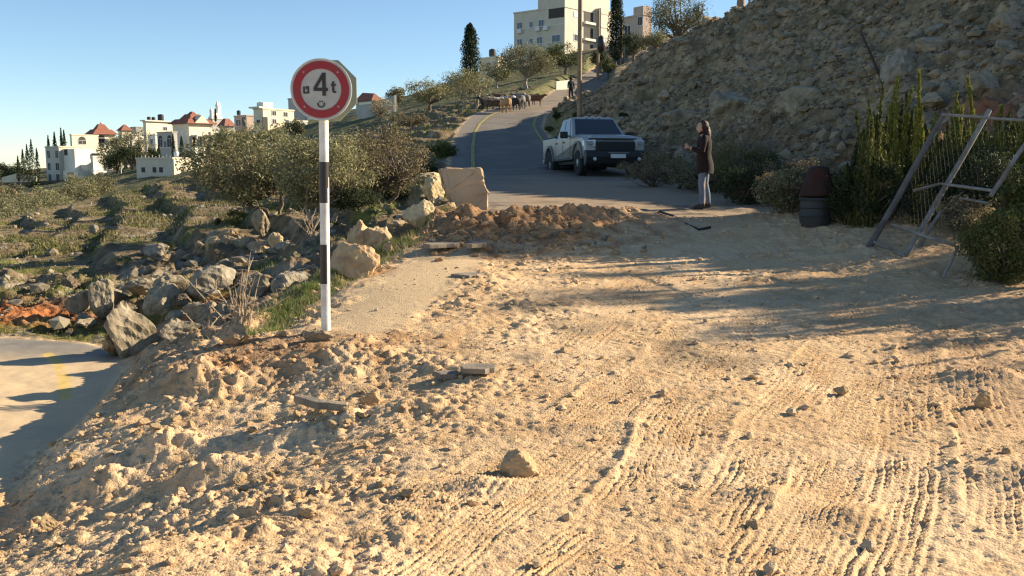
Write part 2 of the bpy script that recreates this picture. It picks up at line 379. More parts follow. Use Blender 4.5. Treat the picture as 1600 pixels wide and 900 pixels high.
def dirt_detail(x, y, pave):
    left = 1 - smooth(-1.6, .8, x - .12 * (y - 6))            # rougher heap to the left of the tracks
    rough = smooth(-.08, .42, fbm(x, y, .9, 3, 23) + .16 * left)
    rr = np.clip(.20 + .75 * left * (.4 + .6 * rough) + .45 * smooth(3.6, 4.6, x) + .2 * smooth(-.1, .5, noise(x * .5, y * .5, 91)), 0, 1.3) * (1 - .92 * pave)
    d = rr * (.050 * fbm(x, y, 1.1, 3, 11) + .022 * fbm(x, y, .35, 5, 12, .62) + .022 * (.35 - np.abs(fbm(x, y, .22, 4, 13, .6))))
    wx = x + .06 * fbm(x, y, .2, 2, 4); wy = y + .06 * fbm(x, y, .2, 2, 5)
    c1, id1 = cells(wx, wy, .19, 21)
    d += rr * .030 * (1 - smooth(.12, .55, c1 * (1.3 - .5 * id1))) * (id1 > .78) * (.4 + id1) * rough
    c2, id2 = cells(wx * 1.1, wy, .085, 22)
    k = np.clip(.12 + rr * rough, 0, 1.3) * (1 - .9 * pave)
    d += k * .020 * (1 - smooth(.12, .55, c2)) * (id2 > .5)
    c3, id3 = cells(x, y, .042, 25)
    d += np.clip(.25 + k, 0, 1) * .011 * (1 - smooth(.1, .5, c3)) * (id3 > .5) * (1 - .7 * pave)
    d += (.007 + .006 * k) * (1 - .6 * pave) * fbm(x, y, .06, 3, 24, .7)
    for pts, w, sp, am in TRACKS:
        near = (x > pts[:, 0].min() - 1) & (x < pts[:, 0].max() + 1) & (y > pts[:, 1].min() - 1) & (y < pts[:, 1].max() + 1)
        if not near.any(): continue
        X, Y = x[near], y[near]; bd = np.full(X.shape, 9.0); sg = np.zeros(X.shape); aa = np.zeros(X.shape); acc = 0
        for i in range(len(pts) - 1):
            e = pts[i + 1] - pts[i]; L = math.hypot(*e)
            t = np.clip(((X - pts[i, 0]) * e[0] + (Y - pts[i, 1]) * e[1]) / L ** 2, 0, 1)
            qx = X - pts[i, 0] - t * e[0]; qy = Y - pts[i, 1] - t * e[1]; dq = np.hypot(qx, qy); m = dq < bd
            sg = np.where(m, np.sign(e[0] * qy - e[1] * qx), sg); aa = np.where(m, acc + t * L, aa); bd = np.where(m, dq, bd); acc += L
        lat = bd * sg + .05 * noise(aa * .9, aa * 0 + w * 7, 8) + .014 * noise(X * 5, Y * 5, 14)
        ww = w * (1 + .35 * noise(aa * .7, aa * 0 + 3.3 + w * 9, 15))
        brk = smooth(-.42, .18, fbm(X * .7 - Y * .3, Y * .5, .6, 4, 31, .6) + .16)
        inside = (1 - smooth(ww * .25, ww * .62, np.abs(lat))) * brk
        gph = lat / (sp * .92) + .3 * noise(aa * 1.3, lat * 4, 17)
        gr = smooth(.2, .9, np.abs(np.mod(gph, 1.0) - .5) * 2) - .5
        gr = gr * np.clip(.85 + 1.0 * noise(aa * 2.2, np.floor(gph) * 3.7, 33), 0, 1.3)
        rim = np.exp(-((lat - ww * .5) / .035) ** 2) * (.022 if w == .60 else .014) * brk * smooth(-.1, .3, .4 * fbm(X, Y, .25, 3, 19) + noise(aa * 1.1, aa * 0 + 7.7, 18))
        d[near] = d[near] * (1 - .6 * inside) + 1.75 * am * gr * inside - .004 * inside + rim
    for (c, hs, hh) in MOUNDS:
        q = ((x - c[0]) / hs[0]) ** 2 + ((y - c[1]) / hs[1]) ** 2
        e = np.exp(-q * 1.2) * (q < 6)
        d += e * hh * (1 + .5 * fbm(x, y, .45, 3, 41)) + e * .10 * (.3 - np.abs(fbm(x, y, .4, 5, 42, .62))) * (hh > .12)
    return d

def off_detail(x, y, z, low, dr):
    right = smooth(.5, 2.5, x - np.where(y > 30, road_r(y), np.minimum(road_r(y), 5.5))) * smooth(14, 17, y + .3 * x)
    leftm = 1 - right
    far = smooth(90, 150, y)
    d = (.42 + .5 * far) * .22 * fbm(x, y, 5, 3, 51) + (.12 * right + .05) * fbm(x, y, 1.5, 5, 52, .58) + .11 * leftm * fbm(x * .4, y * .9, 1.5, 5, 54, .58)
    ph = (z + .05 * x + .18 * fbm(x, y, 9, 2, 53)) / .55   # terraces that run along the slope
    fr = ph - np.floor(ph)
    tm = leftm * (x < -2) * smooth(17.5, 22, y) * (1 - smooth(75, 95, y))
    d += tm * (.55 * (smooth(.80, .98, fr) - fr)) * .75
    c, ci = cells(x + .2 * noise(x, y, 60), y + .2 * noise(x, y, 61), .9, 62)
    d += tm * .14 * np.clip(.5 - c, 0, 1) * (ci > .6)
    ob = leftm * smooth(11.5, 13, y) * (1 - smooth(22, 25, y)) * (x < -1) * smooth(.2, .9, low)
    c, ci = cells(x + .35 * fbm(x, y, .8, 3, 63), y * .8 + .35 * fbm(x, y, .8, 3, 64), 1.3, 65)
    d += ob * ((ci - .35) * .24 * (1 - smooth(.20, .66, c)) + .10 * fbm(x, y, .5, 5, 66, .6))
    d += leftm * smooth(14.5, 12, y) * (.07 * fbm(x, y, .5, 5, 67, .62) + .05 * (.3 - np.abs(fbm(x, y, .3, 4, 68, .6))))
    c, ci = cells(x, y, .8, 71); c3, ci3 = cells(x, y, .33, 72)
    d += right * (.30 * np.clip(.55 - c, 0, 1) * (ci > .35) + .17 * np.clip(.55 - c3, 0, 1) * (ci3 > .3) + .14 * fbm(x, y, .7, 5, 73, .6)) * (1 - smooth(80, 110, y))
    return d

def H(x, y, detail=True):
    x = np.asarray(x, float); y = np.asarray(y, float)
    z = base_z(x, y)
    low, dr, dd = masks(x, y)
    k = (1 - smooth(.0, 1.3, dr)) * (y > 15) * (y < 165)      # upper road bed
    z = z * (1 - k) + road_z(y) * k
    kl = 1 - smooth(-.1, .45, low); z = z * (1 - kl) + LOWZ * kl
    if not detail: return z
    road = (1 - smooth(.0, .5, dr)); lowr = 1 - smooth(-.3, .1, low)
    dirt = (1 - smooth(-.1, .35, dd)) * (1 - lowr) * (1 - road)
    off = (1 - dirt) * (1 - road) * (1 - lowr)
    m = dirt > 0
    if m.any():
        X, Y = x[m], y[m]
        pave = 1 - smooth(-.25, .12, poly_sd(X, Y, PAVE) + .12 * noise(X * 3, Y * 3, 3))
        z[m] += dirt[m] * dirt_detail(X, Y, pave)
    m = off > 0
    if m.any():
        ss = smooth(-.5, .8, dr[m]) * smooth(-.05, .5, low[m])
        z[m] += off[m] * off_detail(x[m], y[m], z[m], low[m], dr[m]) * np.minimum(1, ss + .05)
    m = (road > 0) | (lowr > 0)
    if m.any():
        X, Y, rd, lw = x[m], y[m], road[m], lowr[m]
        sp = smooth(15, 17, Y) * (1 - smooth(18, 21.5, Y)) * (1 - smooth(-.5, 1.5, np.maximum(-1.2 - X, X - 7)))
        z[m] += rd * .004 * fbm(X, Y, .2, 3, 81) + lw * (.006 * fbm(X, Y, .25, 3, 82) + .03 * np.clip(fbm(X, Y, 1.4, 3, 83), 0, 1) * smooth(15, 10, Y)) \
            + rd * sp * .05 * np.clip(fbm(X, Y, .8, 4, 85), 0, 1)
    return z
def Hs(x, y, **k): return float(H(np.array([x]), np.array([y]), **k)[0])
def Hb(x, y): return float(H(np.array([x]), np.array([y]), detail=False)[0])
def hit(u, v, y0=3.0, y1=400.0):
    """first terrain point along the ray through pixel u, v"""
    a = (u - 800) / F_PX; b = (450 - v) / F_PX
    d = np.array([a, cos(TILT) + b * sin(TILT), -sin(TILT) + b * cos(TILT)]); d /= d[1]
    ys = np.geomspace(y0, y1, 900); p = CAM[None] + d[None] * ys[:, None]
    h = H(p[:, 0], p[:, 1], detail=False); m = np.nonzero(p[:, 2] < h)[0]
    return p[m[0]] if len(m) else p[-1]

YL = np.array([P(u, v, (1.6 - LOWZ) * F_PX / (v - 264))[:2] for u, v in [(74, 555), (86, 566), (94, 578), (99, 592), (101, 608), (102, 628)]])
# ------------------------------------------------------------------ terrain colour (albedo)
def mixc(a, b, k): return a * (1 - k[..., None]) + np.array(b) * k[..., None]
def terrain_color(x, y, z):
    low, dr, dd = masks(x, y)
    n1 = fbm(x, y, 1.6, 4, 101); n2 = fbm(x, y, .35, 4, 102); n3 = fbm(x, y, 7, 4, 103)
    c = np.empty(x.shape + (3,)); c[...] = (.60, .41, .23)
    c = mixc(c, (.66, .465, .275), smooth(-.1, .5, n1))
    c = mixc(c, (.50, .315, .16), .55 * smooth(.0, .5, n2 - n1 * .5))
    # orange subsoil round the mound and at the top of the bank
    om = np.exp(-(((x + .6) / 1.5) ** 2 + ((y - 15) / 1.3) ** 2)) + .8 * np.exp(-(((x + 2.3) / 1.3) ** 2 + ((y - 9.2) / .55) ** 2)) + .6 * np.exp(-(((x - 1) / 1.5) ** 2 + ((y - 15.6) / 1.0) ** 2))
    c = mixc(c, (.25, .125, .058), np.clip(om * 1.0 + .4 * n2, 0, .75) * smooth(.03, .2, om))
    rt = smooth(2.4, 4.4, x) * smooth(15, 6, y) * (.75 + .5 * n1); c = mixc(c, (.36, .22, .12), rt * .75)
    bk = np.clip(fbm(x, y, 1.1, 4, 108) - .05, 0, 1) * smooth(7.6, 9, y) * (1 - smooth(10.5, 12, y)) * smooth(-1.5, -.5, x) * (1 - smooth(2, 3, x))
    c = mixc(c, (.20, .16, .11), np.clip(bk * 1.6, 0, .7))
    pave = 1 - smooth(-.2, .1, poly_sd(x, y, PAVE) + .12 * noise(x * 3, y * 3, 3))
    c = mixc(c, (.54, .40, .24), pave * .9)
    dk = np.exp(-(((x - 3.0) / 1.8) ** 2 + ((y - 16.6) / .8) ** 2)); c = mixc(c, (.22, .15, .10), np.clip(dk * .9, 0, .8))  # darker hollow: damp soil plus its shade put into the colour
    # hillsides
    off = smooth(0, .5, dd) * smooth(0, .3, dr) * smooth(0, .3, low)
    h = np.empty(x.shape + (3,)); h[...] = (.17, .125, .07)
    g = fbm(x * .6, y, 2.6, 4, 104)
    h = mixc(h, (.12, .125, .035), smooth(-.05, .35, g))
    h = mixc(h, (.26, .20, .12), smooth(.2, .6, n1 + .4 * n2) * .8)
    h = mixc(h, (.27, .24, .19), smooth(.5, .7, n2 + .25 * n1) * .7)
    red = np.exp(-(((x + 9) / 2.8) ** 2 + ((y - 15.9) / .8) ** 2)) + .8 * np.exp(-(((x + 4.6) / 1.1) ** 2 + ((y - 14.2) / .8) ** 2))
    h = mixc(h, (.36, .13, .045), np.clip(red * 1.2, 0, .9))
    ob = smooth(12, 14, y) * (1 - smooth(21, 24, y)) * (x < -1.5)
    h = mixc(h, (.26, .21, .15), ob * smooth(-.1, .35, n1 + .5 * n2) * (1 - np.clip(red, 0, 1)) * .8)
    bank = smooth(13.5, 11, y) * (x < 0); h = mixc(h, (.40, .27, .16), bank * .85)
    right = smooth(.5, 2.0, x - np.where(y > 30, road_r(y), np.minimum(road_r(y), 5.5))) * smooth(13, 16, y + .3 * x)
    rub = np.empty(x.shape + (3,)); rub[...] = (.30, .215, .12)
    rub = mixc(rub, (.38, .29, .18), smooth(0, .5, n2)); rub = mixc(rub, (.19, .135, .075), smooth(.1, .5, fbm(x, y, .9, 3, 106)))
    rub = mixc(rub, (.27, .23, .17), smooth(.1, .4, n3) * smooth(34, 22, y) * .8)
    rub = mixc(rub, (.08, .085, .03), smooth(.2, .5, fbm(x, y, 3, 3, 107)) * (.35 + .5 * smooth(45, 38, y) * smooth(7, 4, x)))
    rb = x - np.where(y > 30, road_r(y), np.minimum(road_r(y), 5.5)); rub = mixc(rub, (.17, .105, .06), np.clip(smooth(4.5, 1.0, rb + 1.5 * n1) * (y < 36) * .8, 0, 1))
    rr = np.exp(-(((x - 9.3) / 1.3) ** 2 + ((y - 20.5) / 1.6) ** 2)) + np.exp(-(((x - 6.6) / .9) ** 2 + ((y - 21.5) / 1.2) ** 2))
    rub = mixc(rub, (.30, .10, .045), np.clip(rr * 1.1, 0, .85))
    h = h * (1 - right[..., None]) + rub * right[..., None]
    ft = smooth(60, 100, y) * (1 - right); h = mixc(h, (.10, .105, .045), ft * .75)
    or_ = np.exp(-(((x + 75) / 12) ** 2 + ((y - 140) / 14) ** 2)); h = mixc(h, (.55, .36, .17), np.clip(or_ * 1.3, 0, 1))
    c = c * (1 - off[..., None]) + h * off[..., None]
    # asphalt of the upper road, dusted near the dirt
    road = 1 - smooth(-.05, .12, dr)
    a = np.empty(x.shape + (3,)); a[...] = (.15, .128, .103)
    a = mixc(a, (.18, .158, .13), smooth(-.2, .5, n1)); dusty = smooth(36, 21, y) * .95 + .35 * smooth(58, 64, y) ; a = mixc(a, (.33, .235, .145), np.clip(dusty + .3 * n1 * (dusty > .05), 0, .9))
    ed = smooth(-1.0, -.3, dr + .3 * n2); a = mixc(a, (.21, .185, .15), ed * .6)
    a = mixc(a, (.07, .055, .045), .7 * smooth(.15, .4, fbm(x * .4, y, .5, 3, 120)) * smooth(21, 19, y))
    c = c * (1 - road[..., None]) + a * road[..., None]
    lw = 1 - smooth(-.1, .15, low)
    a = np.empty(x.shape + (3,)); a[...] = (.19, .175, .15)
    a = mixc(a, (.60, .44, .26), np.clip(smooth(14.0, 11.9, y) + .3 * n1, 0, .95)); a = mixc(a, (.24, .22, .19), smooth(-.2, .4, n1) * smooth(12, 13.5, y) * .6)
    ln = np.full(x.shape, 9.0)
    for i in range(len(YL) - 1):
        e = YL[i + 1] - YL[i]; t = np.clip(((x - YL[i, 0]) * e[0] + (y - YL[i, 1]) * e[1]) / (e @ e), 0, 1)
        ln = np.minimum(ln, np.hypot(x - YL[i, 0] - t * e[0], y - YL[i, 1] - t * e[1]))
    a = mixc(a, (.60, .42, .10), (1 - smooth(.05, .09, ln)) * (.75 - .5 * smooth(.0, .4, n2)))
    c = c * (1 - lw[..., None]) + a * lw[..., None]
    return np.clip(c, .01, .8)

# ------------------------------------------------------------------ terrain mesh
NC = int(1000 * QUAL); AX = 1.30
ths = np.concatenate([np.linspace(-AX, -.66, int(40 * QUAL), endpoint=False), np.linspace(-.66, .66, NC), np.linspace(.66, AX, int(40 * QUAL) + 1)[1:]])
r0 = [7.0]; # radii measured from 9 m behind the camera
def seg(a, b, n): return list(np.geomspace(a, b, n, endpoint=False))
rad = seg(2.0, 12.0, int(40 * QUAL)) + seg(12.0, 17.0, int(420 * QUAL)) + seg(17.0, 28.0, int(480 * QUAL)) + seg(28, 70, int(330 * QUAL)) + list(np.geomspace(70, 560, int(160 * QUAL)))
rad = np.array(rad)
TH, RD = np.meshgrid(ths, rad)
gx = RD * np.sin(TH); gy = RD * np.cos(TH) - 9.0
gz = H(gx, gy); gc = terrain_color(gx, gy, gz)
low, dr, dd = masks(gx, gy)
nr, nc = gx.shape
idx = np.arange(nr * nc).reshape(nr, nc)
quads = np.stack([idx[:-1, :-1], idx[:-1, 1:], idx[1:, 1:], idx[1:, :-1]], -1).reshape(-1, 4)[:, ::-1]
cx = (gx[:-1, :-1] + gx[1:, 1:]).ravel() / 2; cy = (gy[:-1, :-1] + gy[1:, 1:]).ravel() / 2
lq, rq, dq = masks(cx, cy)
region = np.full(len(cx), 3)
region[(cx > np.where(cy > 30, road_r(cy), np.minimum(road_r(cy), 5.5)) - .01) & (cy + .3 * cx > 15.5) & (cy < 110)] = 4
region[dq < 0] = 0
region[(rq < 0) & (cy > 17)] = 1
region[lq < 0] = 2
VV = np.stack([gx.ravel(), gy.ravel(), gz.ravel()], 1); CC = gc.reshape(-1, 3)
M_dirt = attr_mat('dirt', bumpd=.007, bscale=75, mult=.20)
M_asph = attr_mat('asphalt', rough=.9, bumpd=.003, bscale=160, mult=.15, spec=.3)
M_hill = attr_mat('hill_soil', bumpd=.05, bscale=9, mult=.55)
M_rub = attr_mat('rubble_soil', bumpd=.04, bscale=12, mult=.4)
for rid, nm, mm in [(0, 'ground', M_dirt), (1, 'road', M_asph), (2, 'lower_road', M_asph), (3, 'hillside', M_hill), (4, 'rubble_slope', M_rub)]:
    q = quads[region == rid]; used, inv = np.unique(q, return_inverse=True)
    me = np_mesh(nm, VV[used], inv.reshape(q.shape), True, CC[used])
    tag(link(nm, me, mm), kind='structure')
# ------------------------------------------------------------------ rocks and clods
def ico(sub):
    bm = bmesh.new(); bmesh.ops.create_icosphere(bm, subdivisions=sub, radius=1)
    V = np.array([v.co[:] for v in bm.verts]); Fc = np.array([[v.index for v in f.verts] for f in bm.faces]); bm.free()
    return V, Fc
def n3(p, s, seed):
    return (noise(p[:, 0] / s + seed, p[:, 1] / s + p[:, 2] * .7 / s, seed) + noise(p[:, 1] / s - seed, p[:, 2] / s + p[:, 0] * .6 / s, seed + 1)) * .5
def rock_shape(seed, sub=3, planes=11, rough=.06, squash=(1, 1, 1)):
    r = np.random.default_rng(seed); V, Fc = ico(sub)
    N = r.normal(size=(planes, 3)); N /= np.linalg.norm(N, axis=1)[:, None]; D = r.uniform(.55, .95, planes)
    dots = V @ N.T
    rr = np.min(np.where(dots > .05, D / np.maximum(dots, .05), 9), axis=1); rr = np.minimum(rr, 1.15)
    Q = V * rr[:, None]
    Q = Q * (1 + rough * n3(Q, .35, seed % 50) + rough * .6 * n3(Q, .15, seed % 50 + 3))[:, None]
    return Q * np.array(squash), Fc
ROCKV = [rock_shape(100 + i, 4, 9 + i % 6, .16) for i in range(10)]
ROCKL = [rock_shape(200 + i, 1, 7, .0) for i in range(12)]
_ri = [0]
def rock_mesh(name, m, template, mats={}):
    key = (name, m.name, template)
    if key not in mats:
        V, Fc = ROCKV[template]; me = np_mesh(name, V, Fc, False); me.materials.append(m); mats[key] = me
    return mats[key]
def rock(name, label, loc, size, rot, m, template, cat='rock', group=None):
    o = bpy.data.objects.new(name, rock_mesh(name, m, template)); COL.objects.link(o)
    o.location = loc; o.scale = size; o.rotation_euler = rot
    return tag(o, label, cat, group)
def px_rock(name, label, u0, u1, v0, v1, m, template, sink=.15, depth=1.0, rz=0, tilt=0, cat='rock', group=None, y=None):
    """a rock whose outline spans the given box in the photo and that rests on the ground there"""
    g = hit((u0 + u1) / 2, v1 - 2) if y is None else P((u0 + u1) / 2, v1, y)
    s = g[1] / F_PX; w = (u1 - u0) * s / 2 / .88; h = (v1 - v0) * s / 2 / .85 * (1 + sink)
    d = w * depth
    return rock(name, label, (g[0], g[1] + d * .6, g[2] + h * (1 - 2 * sink) * .85), (w, d, h), (0, tilt, rz), m, template, cat, group)

def scatter(name, pts, sizes, m, seed, kind='stuff', flat=.75, tmpl=ROCKL, sink=.35, label=None, cat=None):
    r = np.random.default_rng(seed); vs = []; fs = []; off = 0
    tid = r.integers(0, len(tmpl), len(pts))
    for t in range(len(tmpl)):
        V, Fc = tmpl[t]; sel = np.nonzero(tid == t)[0]; n = len(sel)
        if not n: continue
        a = r.uniform(0, 2 * pi, n); b = r.uniform(-.5, .5, n)
        sc = sizes[sel][:, None] * np.stack([r.uniform(.8, 1.35, n), r.uniform(.7, 1.1, n), r.uniform(.6, 1.0, n) * flat], 1)
        Q = V[None] * sc[:, None]
        cb, sb = np.cos(b)[:, None], np.sin(b)[:, None]
        Q = np.stack([Q[..., 0] * cb + Q[..., 2] * sb, Q[..., 1], -Q[..., 0] * sb + Q[..., 2] * cb], -1)
        ca, sa = np.cos(a)[:, None], np.sin(a)[:, None]
        Q = np.stack([Q[..., 0] * ca - Q[..., 1] * sa, Q[..., 0] * sa + Q[..., 1] * ca, Q[..., 2]], -1)
        c = pts[sel].copy(); c[:, 2] += sc[:, 2] * (1 - 2 * sink)
        Q = Q + c[:, None]
        vs.append(Q.reshape(-1, 3)); f = Fc[None] + (np.arange(n) * len(V))[:, None, None] + off; fs.append(f.reshape(-1, 3)); off += n * len(V)
    me = np_mesh(name, np.concatenate(vs), np.concatenate(fs), False)
    o = link(name, me, m); return tag(o, label, cat, kind=kind)

M_clod = mat('clod', (.60, .42, .245), .95, c2=(.46, .31, .17), island=1, bump=.5, bscale=60)
M_clodo = mat('orange_clod', (.27, .145, .07), .95, c2=(.42, .27, .14), island=1, bump=.5, bscale=60)
M_rockt = mat('tan_rock', (.38, .28, .17), .9, c2=(.26, .185, .11), scale=2.2, bump=.9, bscale=7)
M_rockd = mat('dark_brown_rock', (.20, .15, .095), .95, c2=(.11, .08, .05), scale=2.4, bump=1, bscale=7)
M_slope = mat('slope_rock', (.38, .29, .18), .9, c2=(.24, .18, .11), scale=2.2, bump=.9, bscale=7)
M_rocko = mat('ochre_rock', (.50, .36, .20), .9, c2=(.36, .22, .12), scale=2, bump=.9, bscale=6)
M_rocky = mat('yellow_rock', (.55, .43, .25), .9, c2=(.42, .32, .18), scale=2, bump=.8, bscale=6)
M_rockg = mat('grey_rock', (.34, .28, .19), .9, c2=(.19, .15, .095), scale=1.8, bump=1, bscale=6)
M_rockgl = mat('pale_grey_rock', (.36, .315, .235), .9, c2=(.20, .165, .115), scale=2.4, bump=1, bscale=7)
M_rubst = mat('rubble_stone', (.32, .245, .15), .95, c2=(.16, .12, .075), island=1, bump=.6, bscale=12)
M_hilst = mat('hill_stone', (.32, .27, .19), .95, c2=(.14, .11, .07), island=1, bump=.6, bscale=12)
M_conc = mat('broken_concrete', (.50, .37, .24), .95, c2=(.38, .27, .17), scale=1.5, bump=.7, bscale=9)
M_sand = mat('sand_stone', (.60, .43, .24), .95, c2=(.48, .33, .17), scale=5, bump=.8, bscale=18)
M_tar = mat('asphalt_piece', (.16, .14, .115), .9, c2=(.30, .24, .17), scale=4, bump=.5, bscale=30)

# clods and gravel on the dug-up dirt
r = np.random.default_rng(3)
def polar_pts(n, r0, r1, a0, a1, rr, p=1.0):
    R_ = r0 * (r1 / r0) ** (rr.random(n) ** p); A_ = rr.uniform(a0, a1, n); return R_ * np.sin(A_), R_ * np.cos(A_) - 9
X, Y = polar_pts(260000, 12, 26.5, -.5, .5, r, .9)
low_, dr_, dd_ = masks(X, Y)
dens = .13 + .75 * smooth(-.02, .40, fbm(X, Y, .7, 3, 23) + .3 * (1 - smooth(-1.6, .8, X - .12 * (Y - 6)))) + .8 * smooth(13.6, 14.5, Y) * (X < 2.2)
dens *= 1 - .85 * (1 - smooth(-.1, .1, poly_sd(X, Y, PAVE)))
keep = (dd_ < .05) & (low_ > .0) & (dr_ > 0) & (r.random(len(X)) < dens * .55)
X, Y = X[keep], Y[keep]; Z = H(X, Y)
sz = .0035 * (1 - r.random(len(X)) + 1e-4) ** (-.45); sz = np.clip(sz * (1 + .06 * (Y - 5)), .003, .045)
om = np.exp(-(((X + .6) / 1.7) ** 2 + ((Y - 15) / 1.2) ** 2)) + .8 * np.exp(-(((X + 2.3) / 1.1) ** 2 + ((Y - 9.2) / .5) ** 2)) > .35
pts = np.stack([X, Y, Z], 1)
scatter('gravel', pts[~om], sz[~om], M_clod, 5); scatter('gravel', pts[om], sz[om] * 1.25, M_clodo, 6)

# rubble slope: small stones as one mass, the larger blocks each on their own
X, Y = polar_pts(120000, 24, 85, .02, .72, r, .9)
right_ = X - np.where(Y > 30, road_r(Y), np.minimum(road_r(Y), 5.5))
keep = (right_ > .9) & (Y + .3 * X > 17.5) & (Y < 75) & (r.random(len(X)) < .30 + .5 * smooth(-.2, .3, fbm(X, Y, 2.2, 3, 140)))
X, Y = X[keep], Y[keep]; Z = H(X, Y); red_ = np.exp(-(((X - 9.3) / 1.2) ** 2 + ((Y - 20.5) / 1.5) ** 2)) + np.exp(-(((X - 6.6) / .8) ** 2 + ((Y - 21.5) / 1.1) ** 2)); kk = r.random(len(X)) > red_ * 1.6; X, Y, Z = X[kk], Y[kk], Z[kk]
sz = np.clip(.024 * (1 - r.random(len(X)) + 1e-4) ** (-.5) * (.6 + Y * .02), .03, .24)
scatter('rubble', np.stack([X, Y, Z], 1), sz, M_rubst, 8, flat=.8, sink=.25)
X, Y = polar_pts(2600, 25, 62, .08, .62, r, 1.0)
right_ = X - np.where(Y > 30, road_r(Y), np.minimum(road_r(Y), 5.5))
keep = np.nonzero((right_ > 1.0) & (Y + .3 * X > 18.0))[0][:200]
zz = H(X[keep], Y[keep])
for i, k in enumerate(keep):
    x, y = X[k], Y[k]; px = 800 + x / y * F_PX; s_ = r.uniform(.12, .30) * (1 + .012 * (y - 20)) * (1.2 if y < 30 else 1)
    grey = (px > 1300 and r.random() < .5) or r.random() < .25
    rock('rock', 'angular shaded block lying among the rubble of the slope above the road', (x, y, zz[i] + s_ * .22), (s_ * r.uniform(.9, 1.5), s_ * r.uniform(.8, 1.1), s_ * r.uniform(.5, .8)),
         (r.uniform(-.3, .3), r.uniform(-.3, .3), r.uniform(0, 6)), M_rockg if grey else M_slope, int(r.integers(0, 10)), group='blocks in the rubble slope')
# large grey boulders embedded in the slope
for lab, u0, u1, v0, v1, t in [('pale grey boulder high on the shaded slope above the cypress tips', 1388, 1438, 84, 128, 1), ('grey boulder beside the dark green patch high on the slope', 1520, 1570, 112, 150, 2),
                               ('wide grey ledge rock near the foot of the slope behind the woman', 1120, 1180, 140, 180, 3), ('grey ledge rock above and behind the pickup truck', 1040, 1090, 165, 200, 4),
                               ('rounded tan boulder at the upper right end of the slope', 1562, 1612, 22, 52, 5), ('flat tan slab jutting out near the top of the slope', 1442, 1500, 58, 76, 6),
                               ('grey boulder at the slope foot above the red earth', 1225, 1290, 140, 175, 7), ('pale stone lying upright at the roadside left of the woman', 1052, 1084, 232, 275, 8)]:
    px_rock('boulder', lab, u0, u1, v0, v1, M_rockgl if 'pale' in lab else (M_rockg if 'grey' in lab else M_slope), t, sink=.3, depth=.9, cat='boulder', rz=t * .7)

# hillside stones
X, Y = polar_pts(60000, 23, 100, -.62, .02, r, .9)
low_, dr_, dd_ = masks(X, Y)
keep = (X < road_l(Y) - .7) & (low_ > .2) & (dd_ > .3) & (dr_ > .5) & (r.random(len(X)) < .03 + .22 * smooth(.0, .4, fbm(X, Y, 2.0, 3, 141))) & ((Y < 62) | (X > -15))
X, Y = X[keep], Y[keep]; Z = H(X, Y); sz = np.clip(.020 * (1 - r.random(len(X)) + 1e-4) ** (-.5) * (.7 + Y * .012), .02, .20)
scatter('rubble', np.stack([X, Y, Z], 1), sz, M_hilst, 9, flat=.8, sink=.2)
for lab, u0, u1, v0, v1, mm, t, rz in [
    ('largest grey limestone outcrop block rising beside the lower road', 155, 232, 482, 562, M_rockg, 0, .3), ('grey outcrop block behind the largest one by the lower road', 222, 292, 452, 500, M_rockg, 1, 1.2),
    ('brown stained rock under the large outcrop block', 150, 210, 515, 560, M_rockt, 2, 2.0), ('round grey boulder alone on the shaded slope above the red bank', 106, 140, 455, 492, M_rockg, 3, .5),
    ('tall leaning grey slab left of the outcrop', 140, 180, 432, 486, M_rockg, 4, .8), ('low grey boulder in the middle of the shaded outcrop row', 196, 240, 438, 462, M_rockg, 5, 0),
    ('humped grey boulder right of the middle of the outcrop row', 240, 292, 436, 474, M_rockg, 6, 1.0), ('pale ledge block behind the bare twigs', 300, 366, 425, 472, M_rockgl, 7, .4),
    ('grey block directly right of the bare twigs', 365, 425, 430, 480, M_rockg, 8, .6), ('long grey block above the grass strip near the sign pole', 425, 480, 425, 465, M_rockgl, 9, .2),
    ('dark boulder at the foot of the bank under the twigs', 310, 345, 478, 512, M_rockg, 1, .9), ('stone block lying below the bare twigs at the bank', 338, 384, 512, 545, M_rockt, 2, .3),
    ('small reddish stone lodged at the grass edge', 376, 398, 500, 518, M_rocko, 3, .3), ('pale stone at the left end of the terrace edge', 228, 262, 380, 402, M_rockgl, 4, .1),
    ('lit tan stone on the terrace edge below the olive trees', 318, 340, 372, 392, M_rocky, 5, .8), ('second lit tan stone on the terrace edge', 420, 440, 368, 388, M_rocky, 6, .8),
    ('small bright stone on the green patch of the hillside', 140, 152, 355, 366, M_rockgl, 7, .1), ('grey rock beside the leftmost olive trunk', 392, 420, 330, 362, M_rockg, 8, .1)]:
    px_rock('boulder', lab, u0, u1, v0, v1, mm, t, sink=.12, depth=.8, rz=rz, cat='boulder')
r2 = np.random.default_rng(71); q_ = 0
for _ in range(260):
    u, v = r2.uniform(90, 520), r2.uniform(425, 545)
    if v > 575 - .25 * (u - 150) or v < 455 - .09 * (u - 90): continue
    g = hit(u, v); lw2, dr2, dd2 = masks(g[0:1], g[1:2])
    if lw2[0] < .25 or dd2[0] < .35: continue
    s_ = r2.uniform(.08, .26); q_ += 1
    if q_ > 34: break
    rock('rock', 'half buried rock of the shaded bank above the lower road', (g[0], g[1], Hs(g[0], g[1]) + s_ * .1), (s_ * r2.uniform(1, 1.6), s_, s_ * r2.uniform(.6, .9)), (r2.uniform(-.3, .3), r2.uniform(-.3, .3), r2.uniform(0, 6)), [M_rockg, M_rockd][q_ % 2], q_ % 10, group='rocks of the shaded bank')
